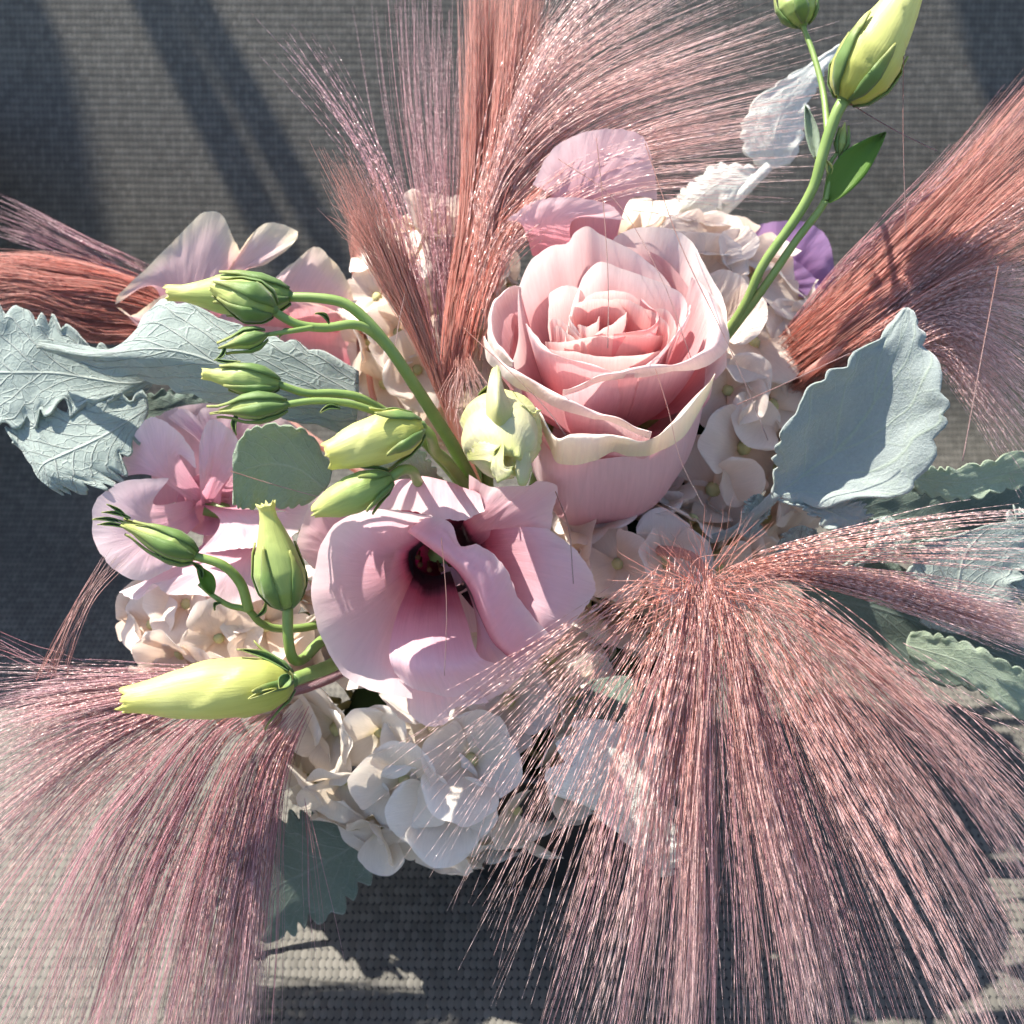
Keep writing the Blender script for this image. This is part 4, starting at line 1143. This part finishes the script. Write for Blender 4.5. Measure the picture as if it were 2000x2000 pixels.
leaf("dark leaf in shade between the left leaf and the lisianthus", [
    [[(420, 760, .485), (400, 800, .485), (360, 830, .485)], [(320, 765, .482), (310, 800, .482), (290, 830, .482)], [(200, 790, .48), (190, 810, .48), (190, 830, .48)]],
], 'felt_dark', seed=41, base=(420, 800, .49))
leaf("grey blade shaped leaf tucked behind the plump yellow bud", [
    [[(880, 960, .455), (870, 975, .455), (850, 985, .455)], [(830, 890, .44), (800, 910, .442), (780, 930, .445)], [(790, 850, .438), (760, 880, .44), (730, 900, .443)], [(740, 845, .44), (720, 860, .44), (700, 870, .442)]],
], 'felt_green', seed=44, base=(870, 975, .46))
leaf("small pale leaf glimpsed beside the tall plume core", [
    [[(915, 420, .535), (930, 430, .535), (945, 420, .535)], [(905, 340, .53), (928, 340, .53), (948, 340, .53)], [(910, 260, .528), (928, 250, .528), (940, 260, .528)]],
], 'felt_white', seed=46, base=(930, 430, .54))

# ------------------------------------------------------------------ dyed grass plumes
def strands(parent, guides, n, mat, r=0.00016, clump=0.5, nclump=14, jit=0.0015, spread=0.004, t0=(0.0, 0.25), t1=(0.65, 1.0), K=16, seed=0, name="strand_mass", sweight=None, wav=0.0012, thick=0.0, fly=0.12, turns=None, root=0.0):
    g = np.random.default_rng(seed)
    Gd = np.array([cr(WL(q), 32) for q in guides])          # guides x 32 x 3
    ng = len(guides)
    s = g.random(n) * (ng - 1)
    if sweight is not None:
        cdf = np.cumsum(np.asarray(sweight, float)); cdf /= cdf[-1]
        s = np.interp(g.random(n), np.concatenate([[0], cdf]), np.linspace(0, ng - 1, len(cdf) + 1))
    cc = np.sort(g.random(nclump) * (ng - 1))
    ci = np.abs(s[:, None] - cc[None]).argmin(1)
    cs = cc[ci]
    coff = g.normal(0, 1, (nclump, 3)) * spread
    a = g.uniform(*t0, n)
    b = g.uniform(0, 1, n) ** 0.42 * (t1[1] - t1[0]) + t1[0]
    t = a[:, None] + (b - a)[:, None] * np.linspace(0, 1, K)[None]
    tt = np.clip(t, 0, 1)
    w = clump * tt ** 1.2
    cross = g.normal(0, 1, n) * np.where(g.random(n) < 0.3, 1.0, 0.25) * fly * (ng - 1)
    se = np.clip((s[:, None] + cross[:, None] * tt ** 1.5) * (1 - w) + cs[:, None] * w, 0, ng - 1 - 1e-6)
    i0 = np.floor(se).astype(int)
    i0 = np.clip(i0, 0, ng - 2)
    fs = (se - i0)[..., None]
    x = tt * 31
    j0 = np.clip(np.floor(x).astype(int), 0, 30)
    fx = (x - j0)[..., None]
    P = ((Gd[i0, j0] * (1 - fx) + Gd[i0, j0 + 1] * fx) * (1 - fs) + (Gd[i0 + 1, j0] * (1 - fx) + Gd[i0 + 1, j0 + 1] * fx) * fs)
    off = g.normal(0, 1, (n, 3))
    P = P + off[:, None] * jit * (0.35 + tt[..., None]) + coff[ci][:, None] * (tt ** 1.3)[..., None]
    if thick:
        P = P + g.normal(0, 1, (n, 3))[:, None] * thick
    if root:
        P = P + g.normal(0, 1, (n, 3))[:, None] * root * ((1 - tt) ** 2)[..., None]
    ph = g.random((n, 3)) * 6.28
    fr = g.uniform(2, 5, (n, 1))
    P = P + wav * 1.6 * np.sin(tt[..., None] * fr[:, None] + ph[:, None]) * tt[..., None]
    fr2 = g.uniform(7, 16, (n, 1))
    P = P + wav * 0.35 * np.sin(tt[..., None] * fr2[:, None] + ph[:, None] * 2.3) * tt[..., None]
    tan = np.gradient(P, axis=1)
    tan /= np.linalg.norm(tan, axis=2, keepdims=True) + 1e-12
    ref = np.broadcast_to(g.normal(0, 1, (n, 1, 3)), P.shape)
    n1 = np.cross(tan, ref); n1 /= np.linalg.norm(n1, axis=2, keepdims=True) + 1e-12
    n2 = np.cross(tan, n1)
    rr = r * g.uniform(0.6, 1.25, n)[:, None] * (1 - 0.75 * np.linspace(0, 1, K)[None] ** 3)
    if turns is not None:
        # flat fibre twisted along its length: it glints once every half turn
        ph = g.random(n)[:, None] * 6.28 + 2 * math.pi * g.uniform(*turns, n)[:, None] * tt
        ax = np.cos(ph)[..., None] * n1 + np.sin(ph)[..., None] * n2
        V = np.stack([P - ax * rr[..., None], P + ax * rr[..., None]], 2).reshape(-1, 3)
        q = (np.arange(n) * K * 2)[:, None] + (np.arange(K - 1) * 2)[None]
        F = np.stack([q, q + 1, q + 3, q + 2], -1).reshape(-1, 4)
        U = np.stack([np.broadcast_to(g.random(n)[:, None, None], (n, K, 2)), np.broadcast_to(tt[..., None], (n, K, 2))], -1).reshape(-1, 2)
        o = mk(name, V, F, M[mat], parent, U)
        o["kind"] = "stuff"
        return o
    S = 3
    ang = np.arange(S) / S * 2 * math.pi
    V = P[:, :, None] + rr[..., None, None] * (np.cos(ang)[:, None] * n1[:, :, None] + np.sin(ang)[:, None] * n2[:, :, None])
    V = V.reshape(-1, 3)
    base = (np.arange(n) * K * S)[:, None, None] + (np.arange(K - 1) * S)[None, :, None] + np.arange(S)[None, None]
    nxt = (np.arange(n) * K * S)[:, None, None] + (np.arange(K - 1) * S)[None, :, None] + ((np.arange(S) + 1) % S)[None, None]
    F = np.stack([base, nxt, nxt + S, base + S], -1).reshape(-1, 4)
    U = np.stack([np.broadcast_to(g.random(n)[:, None, None], (n, K, S)), np.broadcast_to(tt[..., None], (n, K, S))], -1).reshape(-1, 2)
    o = mk(name, V, F, M[mat], parent, U)
    o["kind"] = "stuff"
    return o

def plume(label, base):
    return thing("grass_plume", label, "plume", W(*base))

# tall plume behind the rose
pl = plume("tall dyed pink plume rising behind the rose and fanning right", (880, 800, .475))
tube("stem", np.vstack([WL([(945, -40, .50), (955, 150, .495), (960, 330, .49), (925, 500, .482), (890, 680, .475), (880, 800, .478)]), HEART]), [.0012, .0016, .002, .0022, .0024, .0026], M['strand_soft'], pl, 40, 8)
core = [
    [(866, 790, .470), (882, 620, .476), (915, 420, .485), (925, 200, .49), (930, -80, .50)],
    [(880, 790, .466), (905, 620, .470), (950, 400, .478), (975, 200, .484), (985, -80, .495)],
    [(892, 780, .464), (925, 600, .468), (985, 400, .474), (1020, 200, .480), (1060, -80, .49)]]
strands(pl, core, 1500, 'strand_soft', .00015, .25, 10, .0018, .003, (0.0, .45), (.45, 1.0), seed=2, thick=.0015)
tall = [
    [(890, 770, .464), (930, 560, .470), (965, 330, .478), (1010, 130, .484), (1110, -90, .495)],
    [(892, 760, .463), (935, 545, .469), (975, 310, .476), (1080, 110, .480), (1330, -70, .49)],
    [(895, 755, .462), (940, 540, .468), (985, 350, .474), (1150, 180, .476), (1540, 20, .485)],
    [(900, 750, .461), (945, 540, .466), (1000, 390, .471), (1190, 245, .472), (1620, 130, .478)],
    [(903, 740, .460), (955, 540, .464), (1020, 430, .468), (1220, 315, .470), (1610, 260, .475)],
    [(905, 730, .460), (960, 545, .464), (1040, 455, .468), (1220, 375, .470), (1520, 390, .474)]]
TW = [1, 1.2, 1.5, 1.4, .7]
strands(pl, tall, 400, 'strand', .00013, .5, 46, .0020, .008, (0.15, .5), (.45, .95), seed=1, fly=.14, sweight=TW, root=.003)
strands(pl, tall, 620, 'strand', .00018, .5, 40, .0022, .009, (0.15, .5), (.5, 1.0), K=80, seed=31, turns=(9, 18), fly=.14, sweight=TW, root=.003)
strands(pl, tall[2:5], 180, 'strand_soft', .00013, .2, 12, .003, .004, (0.05, .35), (.3, .62), seed=33, root=.004)
strands(pl, [[(870, 790, .474), (850, 600, .484), (800, 400, .50), (760, 200, .515), (735, -60, .53)],
             [(872, 790, .474), (870, 600, .482), (860, 400, .495), (850, 200, .505), (850, -60, .52)],
             [(875, 790, .474), (885, 600, .480), (905, 400, .488), (920, 200, .495), (925, -60, .505)]], 190, 'strand_mauve', .00013, .5, 14, .006, .012, (0, .3), (.5, 1.0), seed=3)
strands(pl, [[(868, 790, .47), (800, 560, .475), (730, 400, .48), (640, 260, .48), (470, 80, .48)],
             [(868, 790, .47), (820, 560, .475), (770, 380, .48), (700, 230, .485), (590, 40, .49)]], 40, 'strand_mauve', .00022, .3, 10, .002, .006, (0, .3), (.6, 1.0), K=70, seed=4, turns=(10, 18))
# short salmon tuft that splits off to the left
tf = plume("short salmon plume splitting left of the tall plume", (872, 790, .46))
strands(tf, [[(868, 800, .458), (800, 640, .454), (745, 540, .452), (700, 440, .452), (630, 270, .452)],
             [(872, 800, .456), (812, 630, .452), (765, 520, .450), (725, 430, .45), (670, 330, .45)],
             [(876, 800, .456), (826, 620, .452), (785, 510, .450), (770, 430, .45), (740, 340, .45)]], 380, 'strand_soft', .00014, .4, 12, .0016, .004, (0, .35), (.4, 1.0), seed=5, fly=.2)
strands(tf, [[(870, 800, .457), (790, 600, .452), (735, 500, .45), (690, 450, .449), (640, 415, .448)],
             [(872, 800, .456), (800, 600, .452), (750, 500, .45), (710, 420, .449), (680, 330, .448)]], 60, 'strand_soft', .00016, .2, 9, .002, .002, (0.2, .5), (.6, 1.0), seed=6)
tube("stem", np.vstack([WL([(770, 560, .453), (815, 650, .455), (870, 790, .46)]), HEART]), [.0012, .002, .0024], M['strand_soft'], tf, 24, 8)
# bristles at the foot of the tall plume
strands(tf, [[(890, 690, .452), (895, 720, .449), (880, 750, .447), (870, 780, .446), (860, 810, .445)],
             [(905, 700, .450), (910, 730, .447), (912, 760, .445), (915, 790, .444), (915, 820, .443)],
             [(915, 690, .450), (930, 720, .447), (940, 740, .445), (950, 760, .444), (960, 785, .443)]], 90, 'strand', .00014, .1, 5, .0018, .002, (0, .3), (.5, 1.0), seed=7)
# small vertical tuft behind the left lisianthus
tv = plume("small upright orange tuft between the blush lisianthus and the plume", (715, 690, .52))
strands(tv, [[(700, 720, .52), (695, 620, .522), (690, 540, .524), (685, 480, .526), (680, 400, .53)], [(730, 720, .52), (728, 620, .522), (725, 540, .524), (720, 480, .526), (705, 400, .53)]], 380, 'strand_soft', .00016, .2, 4, .0014, .002, (0, .3), (.5, 1.0), seed=8)
tube("stem", np.vstack([WL([(708, 560, .524), (715, 690, .52), (760, 850, .51)]), HEART]), [.001, .0016, .002], M['strand_soft'], tv, 16, 8)

# left plume
lp = plume("salmon plume pointing left from behind the blush lisianthus", (300, 620, .53))
strands(lp, [[(330, 580, .53), (230, 545, .528), (120, 525, .525), (20, 520, .522), (-80, 530, .52)],
             [(330, 600, .53), (230, 570, .526), (120, 560, .522), (20, 545, .52), (-80, 560, .518)],
             [(330, 640, .53), (230, 620, .526), (150, 610, .522), (60, 580, .52), (-60, 600, .518)],
             [(320, 670, .53), (260, 655, .526), (180, 650, .524), (120, 620, .52), (40, 590, .52)]], 1500, 'strand_soft', .00016, .2, 6, .0022, .003, (0, .4), (.5, 1.0), seed=9, thick=.0015)
strands(lp, [[(320, 530, .535), (260, 495, .535), (180, 455, .535), (100, 410, .535), (30, 370, .535)], [(320, 560, .535), (230, 520, .535), (130, 475, .535), (30, 420, .535), (-60, 385, .535)], [(320, 570, .535), (230, 540, .535), (130, 515, .535), (30, 500, .535), (-60, 495, .535)]], 70, 'strand_mauve', .00016, .8, 5, .0012, .003, (0, .3), (.6, 1.0), seed=10)
tube("stem", np.vstack([WL([(0, 540, .522), (150, 560, .525), (300, 620, .53), (600, 850, .52)]), HEART]), [.0012, .0016, .002, .002], M['strand_soft'], lp, 24, 8)

# right plume
rp = plume("thick salmon plume sweeping out to the right above the silver leaf", (1530, 760, .47))
right = [
    [(1520, 690, .475), (1620, 590, .478), (1740, 480, .48), (1870, 350, .485), (2060, 130, .49)],
    [(1530, 710, .47), (1640, 620, .473), (1760, 520, .475), (1890, 400, .48), (2060, 230, .485)],
    [(1545, 740, .468), (1660, 650, .470), (1780, 560, .472), (1900, 460, .475), (2060, 330, .48)],
    [(1550, 760, .466), (1680, 670, .468), (1800, 590, .470), (1920, 520, .472), (2060, 450, .475)],
    [(1555, 770, .466), (1700, 680, .467), (1820, 610, .468), (1930, 590, .470), (2080, 640, .472)],
    [(1560, 780, .467), (1710, 700, .466), (1820, 640, .467), (1910, 670, .468), (2060, 800, .47)],
    [(1565, 790, .468), (1720, 720, .467), (1820, 680, .468), (1890, 750, .468), (2010, 930, .47)]]
for q in right:
    q[0] = (q[0][0] - 80, q[0][1] + 55, .528)
strands(rp, right[:4], 1800, 'strand_soft', .00012, .15, 20, .0028, .003, (0, .45), (.5, 1.0), seed=11, thick=.002)
strands(rp, right[3:], 1000, 'strand', .00021, .45, 30, .0020, .006, (.1, .5), (.6, 1.0), K=70, seed=12, turns=(12, 20))
strands(rp, [[(1450, 770, .528), (1640, 570, .478), (1780, 400, .48), (1900, 270, .485), (2060, 90, .49)], [(1450, 760, .528), (1600, 560, .478), (1700, 470, .48), (1850, 360, .485), (2000, 200, .49)]], 70, 'strand_mauve', .00013, .5, 8, .002, .006, (0, .3), (.5, 1.0), seed=13)
tube("stem", np.vstack([WL([(2040, 330, .48), (1850, 520, .474), (1700, 640, .470), (1590, 720, .478), (1500, 800, .56), (1300, 950, .58)]), HEART]), [.0012, .0018, .0022, .0024, .0024], M['strand_soft'], rp, 30, 8)

# lower right plume
bp = plume("sparkling rose plume spilling down over the lower right corner", (1390, 1120, .43))
low = [
    [(1290, 1110, .425), (1210, 1160, .420), (1080, 1245, .418), (930, 1340, .418), (740, 1450, .42)],
    [(1310, 1110, .424), (1240, 1215, .416), (1130, 1350, .412), (1010, 1530, .412), (860, 1790, .415)],
    [(1340, 1110, .423), (1300, 1250, .412), (1225, 1450, .407), (1150, 1700, .406), (1040, 2050, .408)],
    [(1365, 1110, .422), (1355, 1280, .410), (1320, 1560, .404), (1290, 1860, .403), (1230, 2260, .406)],
    [(1390, 1115, .422), (1415, 1290, .410), (1440, 1570, .404), (1470, 1870, .403), (1500, 2280, .406)],
    [(1410, 1120, .422), (1480, 1280, .411), (1575, 1530, .406), (1690, 1830, .405), (1830, 2270, .408)],
    [(1430, 1125, .423), (1560, 1235, .414), (1730, 1430, .411), (1910, 1680, .410), (2150, 2110, .413)],
    [(1450, 1125, .425), (1620, 1190, .418), (1820, 1310, .415), (2000, 1450, .415), (2260, 1700, .418)]]
SW = [.14, .36, .9, 1.7, 1.6, 1.5, 1.3]
strands(bp, low, 560, 'strand', .00019, .92, 26, .0010, .013, (0.0, .30), (.4, 1.0), K=80, seed=14, sweight=SW, fly=.06, turns=(6, 16), root=.0045)
strands(bp, low, 280, 'strand', .00013, .85, 30, .0014, .013, (0.0, .34), (.3, .95), K=24, seed=34, sweight=SW, fly=.09, root=.0045)
strands(bp, low, 300, 'strand', .00016, .4, 40, .0022, .008, (0.0, .45), (.45, 1.0), K=80, seed=24, fly=.16, root=.006, turns=(8, 20))
strands(bp, low[2:6], 160, 'strand_mauve', .00014, .5, 24, .002, .008, (0.0, .3), (.6, 1.0), seed=15, fly=.1)
strands(bp, [[(1420, 1115, .428), (1560, 1110, .428), (1700, 1130, .428), (1850, 1165, .43), (2080, 1210, .432)],
             [(1430, 1125, .428), (1580, 1130, .428), (1720, 1160, .428), (1870, 1205, .43), (2080, 1290, .432)]], 520, 'strand', .00022, .3, 9, .0022, .004, (0.02, .35), (.5, 1.0), K=70, seed=16, turns=(12, 20))
strands(bp, [[(1400, 1110, .426), (1530, 1070, .42), (1700, 1030, .418), (1860, 1005, .418), (2080, 985, .42)],
             [(1410, 1115, .426), (1560, 1090, .42), (1720, 1075, .418), (1880, 1070, .418), (2080, 1075, .42)],
             [(1415, 1120, .426), (1570, 1110, .422), (1730, 1120, .42), (1880, 1150, .42), (2080, 1190, .422)]], 60, 'strand', .00024, .4, 9, .0018, .004, (0, .3), (.6, 1.0), K=80, seed=17, turns=(12, 20))
# short loose bristles round the knot
knot = []
for k in range(9):
    an = k / 8 * math.pi * 1.5 - 0.4
    knot.append([(1370 + 20 * math.cos(an), 1135, .418)] + [(1370 + q * 190 * math.cos(an), 1150 - q * 130 * math.sin(an), .418 - .012 * q) for q in (.25, .5, .75, 1.0)])
strands(bp, knot, 150, 'strand_soft', .00013, .1, 9, .003, .004, (0, .4), (.45, 1.0), seed=18)
tube("stem", np.vstack([WL([(1395, 1300, .43), (1392, 1180, .428), (1380, 1120, .432), (1330, 1080, .45), (1200, 1080, .49)]), HEART]), [.001, .0018, .0022, .0022, .002], M['strand_soft'], bp, 24, 8)

# lower left plume
ll = plume("mauve plume draped over the seat at the lower left under the yellow bud", (610, 1340, .455))
lowl = [
    [(610, 1320, .455), (450, 1318, .452), (300, 1320, .452), (150, 1318, .453), (-80, 1310, .455)],
    [(560, 1335, .452), (410, 1345, .449), (250, 1365, .449), (100, 1400, .450), (-80, 1480, .453)],
    [(500, 1350, .450), (370, 1375, .446), (240, 1440, .444), (110, 1540, .445), (-220, 1880, .447)],
    [(500, 1365, .450), (400, 1420, .444), (300, 1560, .441), (200, 1750, .441), (20, 2290, .441)],
    [(540, 1375, .450), (450, 1460, .443), (380, 1620, .440), (320, 1800, .440), (200, 2290, .440)],
    [(585, 1380, .452), (515, 1480, .445), (465, 1640, .441), (430, 1820, .440), (350, 2290, .441)],
    [(612, 1380, .454), (566, 1490, .448), (543, 1620, .445), (530, 1790, .444), (505, 2150, .443)]]
SL = [1.3, 1.2, .8, .9, 1.2, 1.8]
strands(ll, lowl, 1050, 'strand_mauve', .00014, .6, 40, .0026, .007, (0.0, .5), (.45, 1.0), K=20, seed=19, sweight=[1.3, 1.2, .8, .9, 1.2, 1.3], fly=.10)
strands(ll, lowl, 600, 'strand', .00017, .35, 30, .002, .005, (0.05, .5), (.6, 1.0), K=70, seed=20, sweight=SL, fly=.1, turns=(12, 20))
strands(ll, [[(600, 1560, .45), (625, 1640, .45), (645, 1720, .45), (665, 1800, .452), (690, 1900, .455)], [(590, 1560, .45), (590, 1640, .45), (585, 1720, .45), (580, 1800, .452), (570, 1900, .455)]], 7, 'strand_mauve', .00011, .1, 4, .001, .001, (0, .1), (.7, 1.0), seed=21)
tube("stem", np.vstack([WL([(350, 1400, .447), (480, 1370, .449), (610, 1340, .456), (750, 1270, .48)]), HEART]), [.001, .0018, .0022, .0022], M['strand_mauve'], ll, 24, 8)
# little bundle of rose bristles standing over the dark seat
tb = plume("thin bundle of rose bristles crossing the dark seat at the left", (80, 1330, .46))
strands(tb, [[(60, 1340, .455), (95, 1280, .453), (130, 1215, .45), (165, 1150, .447), (205, 1060, .445)], [(130, 1335, .455), (140, 1275, .453), (155, 1215, .45), (185, 1150, .447), (270, 1060, .445)]], 24, 'strand', .00015, .3, 3, .0012, .001, (0, .15), (.7, 1.0), seed=22)
strands(tb, [[(-40, 1215, .455), (20, 1250, .455), (80, 1285, .455), (130, 1310, .455), (200, 1330, .455)], [(-40, 1270, .455), (20, 1280, .455), (80, 1300, .455), (130, 1315, .455), (200, 1325, .455)]], 9, 'strand_mauve', .00012, .1, 3, .0014, .001, (0, .1), (.7, 1.0), seed=23)
# stray single hairs that cross the picture
sh = plume("few loose single plume hairs caught across rose and lisianthus", (880, 810, .44))
def hair(pts, w=1.6, mat='strand'):
    tube("hair", WL(pts), [w / 2 * T * pts[0][2] / 1000 * 1.15] * 2, M[mat], sh, 20, 5)
hair([(1165, 270, .44), (1180, 420, .425), (1188, 560, .405), (1187, 680, .40)])
hair([(1260, 280, .44), (1330, 480, .41), (1430, 690, .405), (1500, 860, .41)])
hair([(1090, 310, .45), (1200, 390, .43), (1290, 540, .405), (1350, 700, .40)], 1.2)
hair([(870, 360, .47), (815, 490, .455), (785, 600, .445), (768, 700, .44)])
hair([(1765, 90, .43), (1764, 260, .43), (1770, 470, .44)])
hair([(1950, 520, .43), (1920, 680, .42), (1880, 900, .42)], 2.4)
hair([(862, 1050, .405), (872, 1180, .403), (868, 1320, .404)])
hair([(450, 920, .42), (530, 945, .42), (620, 970, .415)])
hair([(1440, 790, .42), (1520, 755, .42), (1660, 690, .415)], 1.8)
hair([(1280, 720, .41), (1305, 800, .40), (1330, 900, .398), (1380, 1000, .40)], 1.2)
hair([(1085, 960, .415), (1110, 1030, .41), (1120, 1140, .405)], 2.0)
hair([(905, 640, .44), (990, 720, .40), (1060, 790, .395), (1105, 850, .395)], 1.5)
hair([(1640, 190, .44), (1740, 250, .44), (1830, 295, .445)], 1.6, 'strand_mauve')
